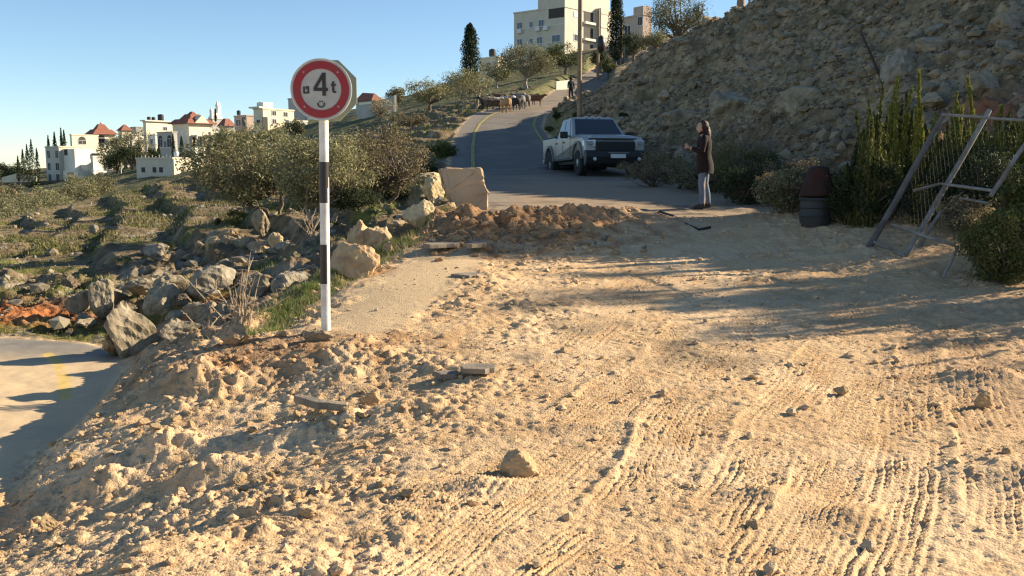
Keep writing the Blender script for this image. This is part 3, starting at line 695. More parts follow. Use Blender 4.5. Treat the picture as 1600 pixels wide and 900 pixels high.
# dry-laid terrace edge: individual stones in a row
for k in range(46):
    u = 228 + k * 5.2 + r.uniform(-3, 3); v = 398 - 14 * min(1, k / 20) + r.uniform(-8, 4); g = hit(u, v); s_ = r.uniform(.10, .21)
    rock('stone', 'stone in the rough terrace edge across the hillside', (g[0], g[1], Hs(g[0], g[1]) + s_ * .35), (s_ * 1.3, s_, s_ * .8), (r.uniform(-.3, .3), 0, r.uniform(0, 6)), M_rockt if k % 3 else M_rockgl, k % 10, cat='stone', group='stones of the terrace edge')

# boulders round the dug-up strip
def slab():
    pts = [(688, 264), (699, 262), (752, 262), (757, 283), (764, 300), (762, 330), (733, 326), (713, 318), (700, 300)]
    y0 = hit(735, 330)[1] + .1
    Pt = [P(u, v, y0 + .14 * (330 - v) / 68) for u, v in pts]; Pt[5][2] -= .12; Pt[6][2] -= .10; Pt[7][2] -= .06
    V = []; th = .62; n = len(Pt)
    for p in Pt: V.append(p + np.array([.0, 0, 0]))
    for i, p in enumerate(Pt): V.append(p + np.array([-.10, th, -.03]))
    bm = bmesh.new(); vs = [bm.verts.new(p) for p in V]
    bm.faces.new(vs[:n]); bm.faces.new(vs[n:][::-1])
    for i in range(n): bm.faces.new((vs[i], vs[(i + 1) % n], vs[n + (i + 1) % n], vs[n + i]))
    bmesh.ops.recalc_face_normals(bm, faces=bm.faces)
    bmesh.ops.bevel(bm, geom=list(bm.edges), offset=.025, segments=1, affect='EDGES')
    bmesh.ops.triangulate(bm, faces=bm.faces); 
    for _ in range(3): bmesh.ops.subdivide_edges(bm, edges=[e for e in bm.edges if e.calc_length() > .07], cuts=1)
    q = np.array([v.co[:] for v in bm.verts]); dn = n3(q, .16, 5) * .05 + n3(q, .05, 9) * .02
    bm.normal_update()
    for v, k in zip(bm.verts, dn): v.co += v.normal * float(k)
    me = bpy.data.meshes.new('concrete_block'); bm.to_mesh(me); bm.free()
    return tag(link('concrete_block', me, M_conc), 'tall broken tan slab standing on edge at the start of the asphalt', 'concrete block')
slab()
for lab, u0, u1, v0, v1, mm, t, rz, dep in [
    ('round pale yellow boulder left of the standing slab', 632, 680, 320, 360, M_rocky, 2, .4, .8), ('small yellow boulder on the grass beside the standing slab', 660, 694, 282, 314, M_rocky, 6, 1.4, .8),
    ('flat yellow stone perched above the small yellow boulder', 652, 692, 274, 290, M_rocky, 7, .2, .7), ('reddish broken rock beside the grass strip', 540, 590, 352, 404, M_rocko, 0, .9, .9),
    ('ochre broken rock leaning on the reddish one', 562, 616, 352, 396, M_rocko, 4, 2.1, .9), ('dark red sloping rock under the broken ochre rocks', 520, 585, 385, 440, M_rocko, 5, 2.6, .8),
    ('small reddish rock at the end of the broken rocks', 596, 616, 380, 404, M_rocko, 8, .3, .8), ('grey rock half buried near the round yellow boulder', 606, 640, 345, 362, M_rockt, 9, .3, .8),
    ('low tan rock at the foot of the standing slab', 676, 716, 318, 342, M_rocko, 3, .3, .8),
    ('angular sand coloured stone casting a long shadow on the dirt', 780, 838, 712, 748, M_sand, 1, .3, .8), ('rounded pale stone in the churned dirt', 566, 596, 610, 640, M_sand, 3, .3, .8),
    ('flat stone lying near the sign pole foot', 478, 525, 520, 542, M_rockt, 6, .2, .8), ('small upright stone below the sign pole foot', 506, 530, 540, 562, M_sand, 5, .2, .8),
    ('big tan clod on the far side of the tracks', 1306, 1328, 607, 620, M_sand, 2, .2, .8), ('dark lump at the shaded right end of the dirt', 1528, 1556, 616, 640, M_sand, 7, .2, .8),
    ('rusty lump by the lower right tyre track', 1564, 1588, 698, 716, M_sand, 9, .2, .8), ('grey stone flush with the dirt in the lower left', 464, 498, 796, 812, M_sand, 8, .2, .8),
    ('small lump near the bottom edge of the tyre tracks', 1168, 1190, 812, 828, M_sand, 4, .2, .8), ('tan stone on the heap beside the lower road', 60, 86, 806, 836, M_sand, 0, .2, .8),
    ('pale clod on the crest of the heap', 206, 228, 598, 612, M_sand, 1, .2, .8), ('orange clod where the tracks begin', 905, 935, 350, 372, M_clodo, 1, .8, .8),
    ('clod beside the cable on the asphalt', 838, 862, 352, 372, M_clodo, 2, .8, .8), ('clod left of the damp shaded hollow', 700, 725, 352, 372, M_clodo, 4, .1, .8)]:
    px_rock('stone' if 'clod' in lab or 'lump' in lab else 'boulder', lab, u0, u1, v0, v1, mm, t, sink=.16, depth=dep, rz=rz, cat='clod' if 'clod' in lab or 'lump' in lab else 'boulder')
r = np.random.default_rng(33)
k = 0
for (u, v, su, sv, n) in [(220, 700, 200, 60, 34), (560, 640, 130, 50, 26), (470, 760, 170, 60, 22), (840, 376, 150, 24, 80), (720, 380, 60, 22, 40), (330, 560, 60, 25, 14)]:
    for _ in range(n):
        uu, vv = u + r.normal() * su * .5, v + r.normal() * sv * .5
        g = hit(uu, vv); lw_, dr2, dd2 = masks(g[0:1], g[1:2])
        if lw_[0] < .1 or dd2[0] > 0: continue
        s_ = r.uniform(.02, .048) * (1.3 if v < 400 else 1); k += 1
        rock('clod', 'clod of dry earth loose on the dug-up strip', (g[0], g[1], Hs(g[0], g[1]) + s_ * .3), (s_ * r.uniform(1, 1.6), s_, s_ * .75), (r.uniform(-.4, .4), r.uniform(-.4, .4), r.uniform(0, 6)),
             (M_tar if k % 6 == 0 else M_clodo) if (v < 400 or v == 560) else M_sand, k % 10, cat='clod', group='clods of earth on the dirt')
# torn asphalt pieces
def asphalt_piece(lab, pts, th=.05, lift=.02):
    W_ = [hit(u, v) for u, v in pts]; z = max(Hs(p[0], p[1]) for p in W_) - .01
    n = len(W_); jag = []
    for i in range(n):
        a, b = W_[i], W_[(i + 1) % n]
        for t in (0, .33, .66): q = a * (1 - t) + b * t; jag.append((q[0] + random.uniform(-.015, .015), q[1] + random.uniform(-.02, .02)))
    mb = MB(); mb.prism(jag, z + lift - th, z + lift, axis='Z')
    o = mb.build('asphalt_slab', M_tar, bevel=.006); o.rotation_euler = (0, 0, 0)
    return tag(o, lab, 'asphalt slab')
asphalt_piece('thin grey asphalt slab lying flat left of the middle of the dirt', [(676, 592), (700, 587), (716, 588), (714, 597), (690, 599)], .045, .05)
asphalt_piece('asphalt slab with ragged end next to the thin grey one', [(719, 592), (728, 585), (762, 583), (775, 590), (760, 597), (722, 598)], .045, .06)
asphalt_piece('long dark asphalt slab in front of the orange mound', [(660, 396), (690, 388), (722, 388), (712, 397), (672, 401)], .06, .07)
asphalt_piece('dusty asphalt slab right of the long dark one', [(728, 398), (742, 388), (762, 388), (758, 400), (738, 402)], .06, .07)
asphalt_piece('broken asphalt edge half buried left of the middle', [(462, 655), (500, 664), (545, 662), (540, 655), (500, 655), (475, 648)], .06, .05)
asphalt_piece('dark asphalt scrap on the smooth patch', [(705, 434), (730, 428), (756, 432), (735, 438)], .04, .03)
# cable on the asphalt
mb = MB(); mb.tube([tuple(hit(u, v) + np.array([0, 0, .03])) for u, v in [(1005, 338), (1030, 333), (1052, 340), (1070, 352), (1092, 362), (1110, 358)]], .022, 6)
tag(mb.build('cable', mat('black_rubber', (.02, .02, .02), .6), smooth_=True), 'black cable lying on the dusty asphalt in front of the woman', 'cable')

# road edge lines
M_yel = mat('yellow_paint', (.42, .36, .08), .8, c2=(.20, .17, .08), scale=8)
def edge_line(fn, ys, w=.13, lift=.012):
    V = []; Fc = []
    for i, y in enumerate(ys):
        x = fn(y); 
        for s_ in (-1, 1): V.append((x + s_ * w / 2, y, Hs(x + s_ * w / 2, y) + lift + .01))
    for i in range(len(ys) - 1): Fc.append((2 * i, 2 * i + 1, 2 * i + 3, 2 * i + 2))
    tag(link('road_marking', np_mesh('road_marking', np.array(V), np.array(Fc), True), M_yel), kind='structure')
LNL = np.array([[33, -1.30], [37, -1.5], [42, -1.7], [48, -1.85], [53, -1.75], [57, -1.45], [61, -.9], [64, -.2]])
LNR = np.array([[36, 1.9], [40, 1.75], [44, 1.45], [48, 1.25], [52, 1.15], [56, 1.35], [59, 1.75]])
edge_line(lambda y: np.interp(y, LNL[:, 0], LNL[:, 1]), np.linspace(33, 64, 60), .15)
edge_line(lambda y: np.interp(y, LNR[:, 0], LNR[:, 1]), np.linspace(36, 59, 50), .15)
# ------------------------------------------------------------------ plants
def leafmat(name, c, c2, rough=.7):
    m, t, p = new_mat(name); p.inputs['Roughness'].default_value = rough; p.inputs['Specular IOR Level'].default_value = .25
    g = t.nodes.new('ShaderNodeNewGeometry'); mix = t.nodes.new('ShaderNodeMixRGB'); mix.inputs[1].default_value = (*c, 1); mix.inputs[2].default_value = (*c2, 1)
    t.links.new(g.outputs['Random Per Island'], mix.inputs[0]); t.links.new(mix.outputs[0], p.inputs['Base Color'])
    tr = t.nodes.new('ShaderNodeBsdfTranslucent'); t.links.new(mix.outputs[0], tr.inputs['Color'])
    ms = t.nodes.new('ShaderNodeMixShader'); ms.inputs[0].default_value = .25
    t.links.new(p.outputs[0], ms.inputs[1]); t.links.new(tr.outputs[0], ms.inputs[2]); t.links.new(ms.outputs[0], t.nodes['Material Output'].inputs[0])
    return m
L_olive = leafmat('olive_leaf', (.085, .088, .040), (.28, .26, .15))
L_olivey = leafmat('pale_olive_leaf', (.13, .13, .055), (.36, .33, .18))
L_brown = leafmat('brown_leaf', (.14, .11, .06), (.26, .21, .12))
L_dark = leafmat('dark_leaf', (.025, .04, .015), (.06, .075, .03))
L_cyp = leafmat('cypress_leaf', (.018, .028, .012), (.04, .055, .022))
L_mid = leafmat('green_leaf', (.055, .07, .02), (.14, .145, .04))
L_tip = leafmat('yellow_green_leaf', (.15, .165, .03), (.29, .28, .06))
L_grass = leafmat('grass_blade', (.09, .15, .03), (.22, .25, .08))
L_dry = leafmat('dry_blade', (.26, .21, .11), (.42, .34, .19))
M_bark = mat('bark', (.20, .155, .11), .9, var=.5, scale=9, bump=.8, bscale=20)
M_barkp = mat('pale_bark', (.36, .30, .23), .9, var=.4, scale=9, bump=.6, bscale=20)
M_twig = mat('dry_twig', (.33, .25, .17), .9)

def leaves(C, L, Wd, rg, updir=None, upk=0.0):
    """quads at the points C with length L and width Wd"""
    n = len(C); d = rg.normal(size=(n, 3))
    if updir is not None: d = d + np.array(updir) * upk
    d /= np.linalg.norm(d, axis=1)[:, None]; w = np.cross(d, rg.normal(size=(n, 3))); w /= np.linalg.norm(w, axis=1)[:, None] + 1e-9
    l = (L * rg.uniform(.6, 1.3, n))[:, None] * d * .5; w = (Wd * rg.uniform(.6, 1.3, n))[:, None] * w * .5
    V = np.stack([C - l, C + w, C + l, C - w], 1).reshape(-1, 3)
    return V, np.arange(4 * n).reshape(n, 4)
def clump_pts(centers, radii, n, rg, shell=.75, zs=.8):
    wts = radii ** 2; k = rg.choice(len(centers), n, p=wts / wts.sum())
    d = rg.normal(size=(n, 3)); d /= np.linalg.norm(d, axis=1)[:, None]
    rr = radii[k] * np.clip(rg.normal(shell, .28, n), 0, 1.35); d[:, 2] *= zs
    return centers[k] + d * rr[:, None]

def tree(name, label, base, h, rx, crown0=.35, n=6000, leaf=.07, m=L_olive, bark=M_bark, clumps=22, seed=0, cat='tree', group=None, stems=1, lean=0, ry=None, gaps=.0, lw=.4, airy=1.0):
    """branching trunk with limbs to leaf clumps; base is on the ground, h total height, rx crown half width"""
    rg = np.random.default_rng(seed + 1000); ry = ry or rx * .85
    root = empty(name, base); tag(root, label, cat, group)
    zc0 = h * crown0; cz = (zc0 + h) / 2; rz = (h - zc0) / 2
    C = []
    while len(C) < clumps:
        p = rg.uniform(-1, 1, 3)
        q = (p ** 2).sum()
        if q < 1 and q > .12 and rg.random() < .35 + .65 * q: C.append(p)
    C = np.array(C); rad = rg.uniform(.26, .44, clumps) * airy * min(rx, rz * 1.5) * (1.15 if clumps < 16 else 1)
    C = C * np.array([rx - rad.mean() * .6, ry - rad.mean() * .6, rz - rad.mean() * .5]) + np.array([lean, 0, cz])
    mb = MB()
    for s in range(stems):
        ox = (s - (stems - 1) / 2) * .16 * rx; topx = (s - (stems - 1) / 2) * .7 * rx / max(1, stems - 1) * 1.2 if stems > 1 else 0
        t0 = h * .03 * (1.6 if stems == 1 else 1)
        pts = [(ox, 0, -.25), (ox + topx * .15 + rg.normal() * .03 * h, 0, zc0 * .5), (ox * .5 + topx * .5 + lean * .4, rg.normal() * .03 * h, zc0), (topx + lean, rg.normal() * .05 * h, cz)]
        mb.tube(pts, [t0 * 1.3, t0, t0 * .8, t0 * .35], 7)
        for k in range(s, clumps, stems):
            c = C[k]; st_ = np.array(pts[2]) * .6 + np.array(pts[3]) * .4 * 1.0 if k % 2 else np.array(pts[2])
            mid = (st_ + c) / 2 + rg.normal(size=3) * .04 * h
            mb.tube([tuple(st_), tuple(mid), tuple(c)], [t0 * .42, t0 * .28, t0 * .08], 5)
    tk = mb.build('trunk', bark, root, smooth_=True)
    pt = clump_pts(C, rad, n, rg, zs=.85)
    V, Fc = leaves(pt, leaf, leaf * lw, rg)
    o = link('crown', np_mesh('crown', V, Fc), m, root)
    return root
def px_tree(name, label, u, v, vtop, w, n=5000, m=L_olive, y=None, leafpx=3.2, **k):
    g = hit(u, v) if y is None else P(u, v, y); s = g[1] / F_PX
    z = Hs(g[0], g[1]) if y is None else g[2]
    return tree(name, label, (g[0], g[1], z - .05), (v - vtop) * s, w * s / 2, n=n, leaf=leafpx * s, m=m, **k)

def cypress(name, label, base, h, r_, n=4000, leaf=.1, m=L_cyp, seed=0, group=None, cat='cypress', taper=1.0, foot=.04, tip=None):
    rg = np.random.default_rng(seed + 77); root = empty(name, base); tag(root, label, cat, group)
    MB().tube([(0, 0, -.3), (0, 0, h * .5), (0, 0, h * .93)], [r_ * .14, r_ * .1, r_ * .02], 6).build('trunk', M_bark, root)
    t = rg.random(n) ** .85
    prof = np.minimum(1, (t * 7 + .25)) * (1 - t ** 2.2) ** taper
    a = rg.uniform(0, 2 * pi, n); wob = 1 + .28 * np.sin(a * 3 + t * 17 + seed) * rg.random(n) + .2 * noise(a * 1.5, t * 12, seed)
    rr = r_ * prof * np.clip(rg.normal(.8, .28, n), .1, 1.3) * wob
    C = np.stack([rr * np.cos(a), rr * np.sin(a), h * (foot + t * (1 - foot))], 1)
    V, Fc = leaves(C, leaf, leaf * .35, rg, (0, 0, 1), 1.6)
    link('crown', np_mesh('crown', V, Fc), m, root)
    return root
def shoots(name, label, base, h, r_, n=3600, leaf=.08, m=L_mid, seed=0, cat='cypress', spires=9):
    """young conifer of several upright feathery shoots"""
    rg = np.random.default_rng(seed + 500); root = empty(name, base); tag(root, label, cat)
    mb = MB(); Cs = []
    for k in range(spires):
        a = rg.uniform(0, 2 * pi); q = rg.random() ** .6 * r_; hk = h * (1 if k == 0 else rg.uniform(.45, .92)); q = 0 if k == 0 else q
        b = np.array([q * .5 * cos(a), q * .5 * sin(a), -.1]); tpt = np.array([q * 1.5 * cos(a) + rg.normal() * .04, q * 1.5 * sin(a), hk])
        bow = np.array([rg.normal(), rg.normal(), 0]) * .05
        def at(t): return b + (tpt - b) * t[:, None] + bow * (np.sin(t * pi))[:, None]
        tt = np.linspace(0, .95, 5); mb.tube([tuple(p) for p in at(tt)], [.014, .012, .009, .006, .003], 4)
        nn = int(n / spires * hk / h * 1.2); t = rg.random(nn) ** .8
        wd = r_ * .36 * (.35 + np.minimum(1, (1 - t) * 2.2)) * (.7 + .5 * np.sin(t * 30 + k) * .5)
        Cs.append(at(t) + rg.normal(size=(nn, 3)) * np.stack([wd * .5, wd * .5, wd * .3], 1))
    mb.build('stem', M_bark, root, smooth_=True)
    V, Fc = leaves(np.concatenate(Cs), leaf, leaf * .28, rg, (0, 0, 1), 2.2)
    link('foliage', np_mesh('foliage', V, Fc), m, root); return root
def px_cyp(label, u, v, vtop, w, n, y=None, group=None, seed=0, m=L_cyp, leafpx=5, name='cypress_tree', taper=1.0, cat='cypress'):
    g = hit(u, v) if y is None else P(u, v, y); s = g[1] / F_PX; z = Hs(g[0], g[1]) if y is None else g[2]
    return cypress(name, label, (g[0], g[1], z - .05), (v - vtop) * s, w * s / 2, n, leafpx * s, m, seed, group, cat, taper)

# big olives on the hillside left of the road
px_tree('olive_tree', 'wide olive tree with a leaning trunk behind and left of the sign pole', 425, 336, 188, 215, 13500, L_olivey, seed=1, airy=.62, clumps=95, crown0=.13, lean=-.5, leafpx=6.5, stems=2, lw=.3)
px_tree('olive_tree', 'olive tree directly behind the sign pole above pale bare stems', 505, 352, 196, 175, 12000, L_olivey, seed=2, airy=.62, clumps=85, crown0=.22, leafpx=6.5, bark=M_barkp, stems=3, lw=.3)
px_tree('olive_tree', 'sparse brownish olive tree with a curved trunk right of the sign', 600, 312, 182, 160, 8000, L_brown, seed=3, airy=.62, clumps=75, crown0=.16, leafpx=5, stems=2)
px_tree('olive_tree', 'pale olive tree between the sign and the far houses', 548, 288, 194, 130, 8000, L_olivey, seed=4, airy=.7, clumps=50, crown0=.15, leafpx=4)
px_tree('olive_tree', 'low olive tree at the left end of the olive group', 352, 300, 232, 70, 4000, L_olive, seed=5, clumps=20, crown0=.12, leafpx=4)
px_tree('shrub', 'dark shrub under the olive trees beside the road bank', 560, 335, 290, 90, 3500, L_dark, seed=6, clumps=16, crown0=.05, leafpx=4, cat='shrub')
px_tree('shrub', 'dark shrub on the bank below the left road edge', 655, 268, 226, 70, 3000, L_dark, seed=7, clumps=16, crown0=.05, leafpx=4, cat='shrub')
px_tree('shrub', 'dull green shrub beside the asphalt where the edge line starts', 690, 245, 212, 50, 2200, L_mid, seed=8, clumps=12, crown0=.05, leafpx=4, cat='shrub')
px_tree('shrub', 'dark shrub under the brownish olive tree', 618, 300, 266, 60, 2600, L_dark, seed=9, clumps=14, crown0=.05, leafpx=4, cat='shrub')
# along the left of the far road
for i, a in enumerate([('small round olive tree on the skyline right of the far red roof', 620, 172, 138, 36, 1600, L_olive), ('broad pale olive tree on the skyline halfway to the cypress', 672, 172, 120, 86, 4200, L_olivey),
                       ('olive tree with pale bare limbs beside the flock', 734, 168, 106, 86, 4200, L_olivey), ('large olive tree with a forked trunk behind the flock', 822, 138, 68, 96, 6500, L_olive),
                       ('olive tree left of the forked one against the cypress foot', 776, 138, 92, 60, 3000, L_olive), ('bushy olive tree under the apartment building', 884, 118, 70, 74, 4200, L_mid),
                       ('spiky pale shrub right of the far red roof', 596, 186, 152, 44, 1100, L_dry), ('low brown shrub below the skyline olives', 640, 200, 172, 60, 1600, L_brown),
                       ('small dark tree just left of the village tree row end', 582, 160, 136, 20, 500, L_dark)]):
    px_tree('olive_tree' if 'olive' in a[0] else ('shrub' if 'shrub' in a[0] else 'tree'), a[0], *a[1:], seed=20 + i, clumps=24, crown0=.22 if 'olive' in a[0] else .05, stems=3 if 'limbs' in a[0] else 1,
            bark=M_barkp if ('limbs' in a[0] or 'forked' in a[0]) else M_bark, leafpx=3.2, cat='shrub' if 'shrub' in a[0] else 'tree')
for i, a in enumerate([('big olive tree at the crest right of the pink house', 1056, 78, -12, 104, 9000, L_olive, 120), ('dark bushy tree below the pink house', 990, 92, 50, 44, 2400, L_dark, 110), ('round bush on the crest left of the big olive tree', 1022, 84, 44, 50, 2400, L_olive, 104),
                       ('dark tree between the apartment building and the thick cypress', 938, 112, 72, 36, 1800, L_dark, 128), ('dark bush at the foot of the second utility pole', 950, 118, 92, 30, 1200, L_mid, 112),
                       ('thin tree on the crest at the right of the big olive tree', 1092, 40, 0, 22, 500, L_olive, 118)]):
    px_tree('olive_tree' if 'olive' in a[0].split(' left')[0] and 'bush' not in a[0] else 'tree', a[0], a[1], a[2], a[3], a[4], a[5], a[6], y=a[7], seed=50 + i, clumps=24, crown0=.15, leafpx=3.2)
px_cyp('tall dark cypress alone on the skyline left of the apartment building', 735, 128, 40, 25, 6000, y=120, seed=1, leafpx=4, taper=.55)
px_cyp('thick dark cypress right of the apartment building reaching past the top', 962, 98, -14, 22, 5500, y=120, seed=2, leafpx=4, taper=.5)
# village trees
for i, (u, v, vt, w, lab) in enumerate([(38, 285, 234, 8, 'leftmost slim cypress of the group by the white stepped house'), (45, 285, 226, 10, 'second slim cypress of the group left of the stepped house'), (52, 285, 219, 11, 'tallest dark cypress left of the white stepped house'),
                                        (60, 285, 232, 8, 'dark cypress touching the corner of the white stepped house'), (30, 285, 244, 6, 'small cypress at the outer end of the cypress group'), (77, 250, 212, 5, 'thin cypress rising behind the stepped house, nearest its left corner'),
                                        (87, 250, 207, 7, 'sparse cypress rising behind the middle of the stepped house'), (97.5, 250, 201, 5, 'thin cypress left of the arched house'), (102, 250, 204, 7, 'thicker cypress touching the arched house'),
                                        (285, 256, 213, 9, 'pointed cypress in front of the domed roof villa'), (272, 255, 210, 6, 'thin dark cypress at the corner of the domed roof villa'), (249, 258, 228, 7, 'short cypress in front of the grey house'), (337, 190, 171, 2.5, 'needle thin cypress on the far skyline')]):
    px_cyp(lab, u, v, vt, w, 700, y=[212, 214, 210, 206, 216, 262, 262, 258, 256, 190, 205, 185, 290][i], seed=i + 9, leafpx=3)
for i, (u, v, vt, w, y, lab, mm) in enumerate([(172, 262, 216, 34, 200, 'dark bushy tree beside the balcony end of the stepped house', L_mid), (196, 262, 206, 36, 195, 'tall loose tree between the two white houses', L_olive), (218, 260, 204, 38, 190, 'grey green tree above the flat roofed house', L_olive),
                                               (184, 272, 232, 30, 175, 'dark tree with pale stems left of the flat roofed house', L_dark), (206, 262, 224, 28, 172, 'dark tree touching the flat roofed house corner', L_dark), (320, 262, 228, 26, 170, 'bushy tree right of the domed roof villa', L_olive),
                                               (345, 250, 214, 40, 165, 'brownish tree below the far spired building', L_brown), (382, 236, 196, 40, 150, 'green tree in front of the large cream house', L_olive), (20, 290, 254, 30, 330, 'dark tree in the far row at the left edge', L_dark),
                                               (6, 290, 256, 26, 330, 'leftmost dark tree of the far row', L_dark), (34, 285, 262, 24, 240, 'low tree left of the cypress group', L_mid), (125, 262, 232, 14, 250, 'small tree in the yard of the arched house', L_mid),
                                               (240, 262, 236, 22, 180, 'low tree in front of the grey house', L_dark), (300, 262, 236, 20, 172, 'low tree under the villa porch', L_dark), (425, 226, 206, 34, 150, 'low tree below the large cream house', L_olivey), (460, 215, 190, 40, 130, 'olive tree left of the sign below the houses', L_olive),
                                               (22, 292, 268, 40, 225, 'grey green bush in front of the cypress group', L_mid), (60, 300, 284, 60, 200, 'dark hedge bush under the stepped house', L_dark), (100, 302, 288, 50, 200, 'dark bush below the middle of the stepped house', L_dark)]):
    px_tree('tree' if 'bush ' not in lab[:20] else 'bush', lab, u, v, vt - 3, w * (1.7 if i < 5 else 1.25), 3400, mm, y=y, seed=80 + i, clumps=16, crown0=.08, leafpx=2.6)
k = 0
rg = np.random.default_rng(5)
for (u, v, vt, w) in [(14, 384, 344, 60), (70, 378, 340, 56), (-20, 380, 340, 50), (100, 352, 322, 46), (8, 352, 322, 44), (34, 350, 316, 50), (62, 346, 318, 40), (20, 366, 338, 50), (52, 366, 340, 44), (86, 336, 314, 40), (108, 328, 306, 40), (132, 318, 296, 44), (-8, 345, 318, 30), (118, 312, 292, 34), (160, 306, 288, 40), (72, 330, 308, 34), (30, 332, 308, 36), (4, 330, 306, 30)]:
    px_tree('olive_tree', 'round grey green olive tree in the grove down in the valley', u, v, vt - 20, w * 1.35, 2800, L_olivey if k % 2 else L_olive, y=72 + (372 - v) * .8, seed=120 + k, clumps=14, crown0=.05, leafpx=3, group='olive trees of the valley grove'); k += 1
# low bushes over the hillside, individually
for i in range(18):
    u = rg.uniform(20, 640); v = rg.uniform(292, 480)
    if v < 300 + max(0, 330 - u) * .15 or (u > 420 and v > 400): continue
    g = hit(u, v); lw_, dr2, dd2 = masks(g[0:1], g[1:2])
    if lw_[0] < .3 or dd2[0] < .4 or g[1] > 80: continue
    s = g[1] / F_PX; hh = rg.uniform(10, 24) * s
    tree('bush', 'small low bush growing on the stony hillside', (g[0], g[1], Hs(g[0], g[1]) - .05), hh, hh * rg.uniform(.7, 1.1), crown0=.02, n=600, leaf=3.4 * s, m=[L_dark, L_mid, L_olive, L_dry, L_brown][i % 5], clumps=8, seed=200 + i, cat='bush', group='low bushes on the hillside')
for i in range(26):
    u = [860, 872, 885, 900, 925, 940, 955, 975, 870, 890, 1020, 1045, 1075, 1100, 1130, 1160, 1190, 1215, 1240, 1265, 1290, 1315, 1150, 1180, 1230, 1280][i]
    v = [205, 188, 196, 186, 200, 176, 210, 190, 176, 208, 292, 286, 296, 300, 300, 306, 312, 318, 322, 326, 330, 336, 280, 290, 292, 300][i]
    g = hit(u, v); s = g[1] / F_PX; hh = (rg.uniform(8, 14) if i < 10 else rg.uniform(40, 85)) * s
    tree('bush', 'low bush on the bank near the pickup truck' if i < 10 else 'dark shaded bush at the foot of the rubble slope behind the woman', (g[0], g[1], Hs(g[0], g[1]) - .05), hh, hh * rg.uniform(.6, 1.0), crown0=.02, n=700 if i < 10 else 3200, leaf=3.6 * s,
         m=[L_mid, L_dark, L_brown][i % 3] if i < 10 else [L_dark, L_olive, L_brown, L_mid][i % 4], clumps=9 if i < 10 else 44, airy=1 if i < 10 else .5, seed=300 + i, cat='bush', group='low bushes on the truck bank' if i < 10 else 'shaded bushes at the slope foot')

# young cypresses behind the gate
for i, (u, vt, w, y, lab, mm) in enumerate([(1352, 150, 36, 14.6, 'outermost dark young cypress beside the barrel', L_mid), (1372, 122, 34, 14.8, 'dark young cypress second from the barrel', L_mid), (1393, 112, 30, 15.2, 'young cypress with a lit yellow green tip third from the barrel', L_tip),
                                            (1408, 140, 32, 15.5, 'darker young cypress just left of the brightest slim one', L_mid), (1424, 106, 20, 14.4, 'brightest slim young cypress left of the gate top', L_tip), (1470, 190, 30, 14.2, 'young cypress crossing behind the gate top corner', L_mid),
                                            (1488, 140, 26, 15.4, 'leaning light young cypress behind the gate corner', L_tip), (1512, 116, 20, 14.6, 'tallest slim yellow green cypress inside the gate frame', L_tip), (1552, 160, 24, 14.6, 'slim yellow green cypress right of the tallest one inside the gate', L_tip),
                                            (1535, 200, 40, 15.4, 'dark young cypress between the two slim ones', L_mid), (1582, 190, 40, 15.2, 'dark young cypress near the frame edge', L_mid), (1440, 190, 40, 15.6, 'dark young cypress behind the first gate post', L_mid), (1335, 210, 34, 15.2, 'short dark young cypress above the barrel', L_dark),
                                            (1608, 170, 36, 14.4, 'yellow green cypress cut by the frame edge', L_tip)]):
    g = P(u, 350, y); z = Hs(g[0], y); top = P(u, vt, y)[2]
    shoots('cypress_sapling', lab, (g[0], y, z - .05), top - z, w * y / F_PX / 2 * .9, 5200, .085, mm, seed=40 + i, spires=4 if w < 26 else 13)
for i, (u, vt, w, y, lab, mm) in enumerate([(1362, 176, 44, 15.8, 'broad green young cypress behind the two outermost ones', L_mid), (1384, 158, 44, 16.2, 'full green young cypress behind the lit tip one', L_tip), (1418, 168, 46, 16.4, 'full green young cypress behind the brightest slim one', L_mid),
                                            (1456, 172, 46, 16.4, 'full yellow green cypress rising behind the gate corner', L_tip), (1498, 168, 46, 16.2, 'full green cypress rising behind the middle of the gate top', L_mid), (1530, 176, 46, 16.4, 'full yellow green cypress between the slim ones inside the gate', L_tip),
                                            (1568, 170, 46, 16.2, 'full green cypress behind the right gate post', L_mid), (1596, 180, 46, 15.6, 'full yellow green cypress at the frame edge behind the gate', L_tip), (1340, 236, 40, 14.8, 'short green young cypress beside the sack', L_mid)]):
    g = P(u, 350, y); z = Hs(g[0], y); top = P(u, vt, y)[2]
    shoots('cypress_sapling', lab, (g[0], y, z - .05), top - z, w * y / F_PX / 2, 5600, .09, mm, seed=900 + i, spires=15)
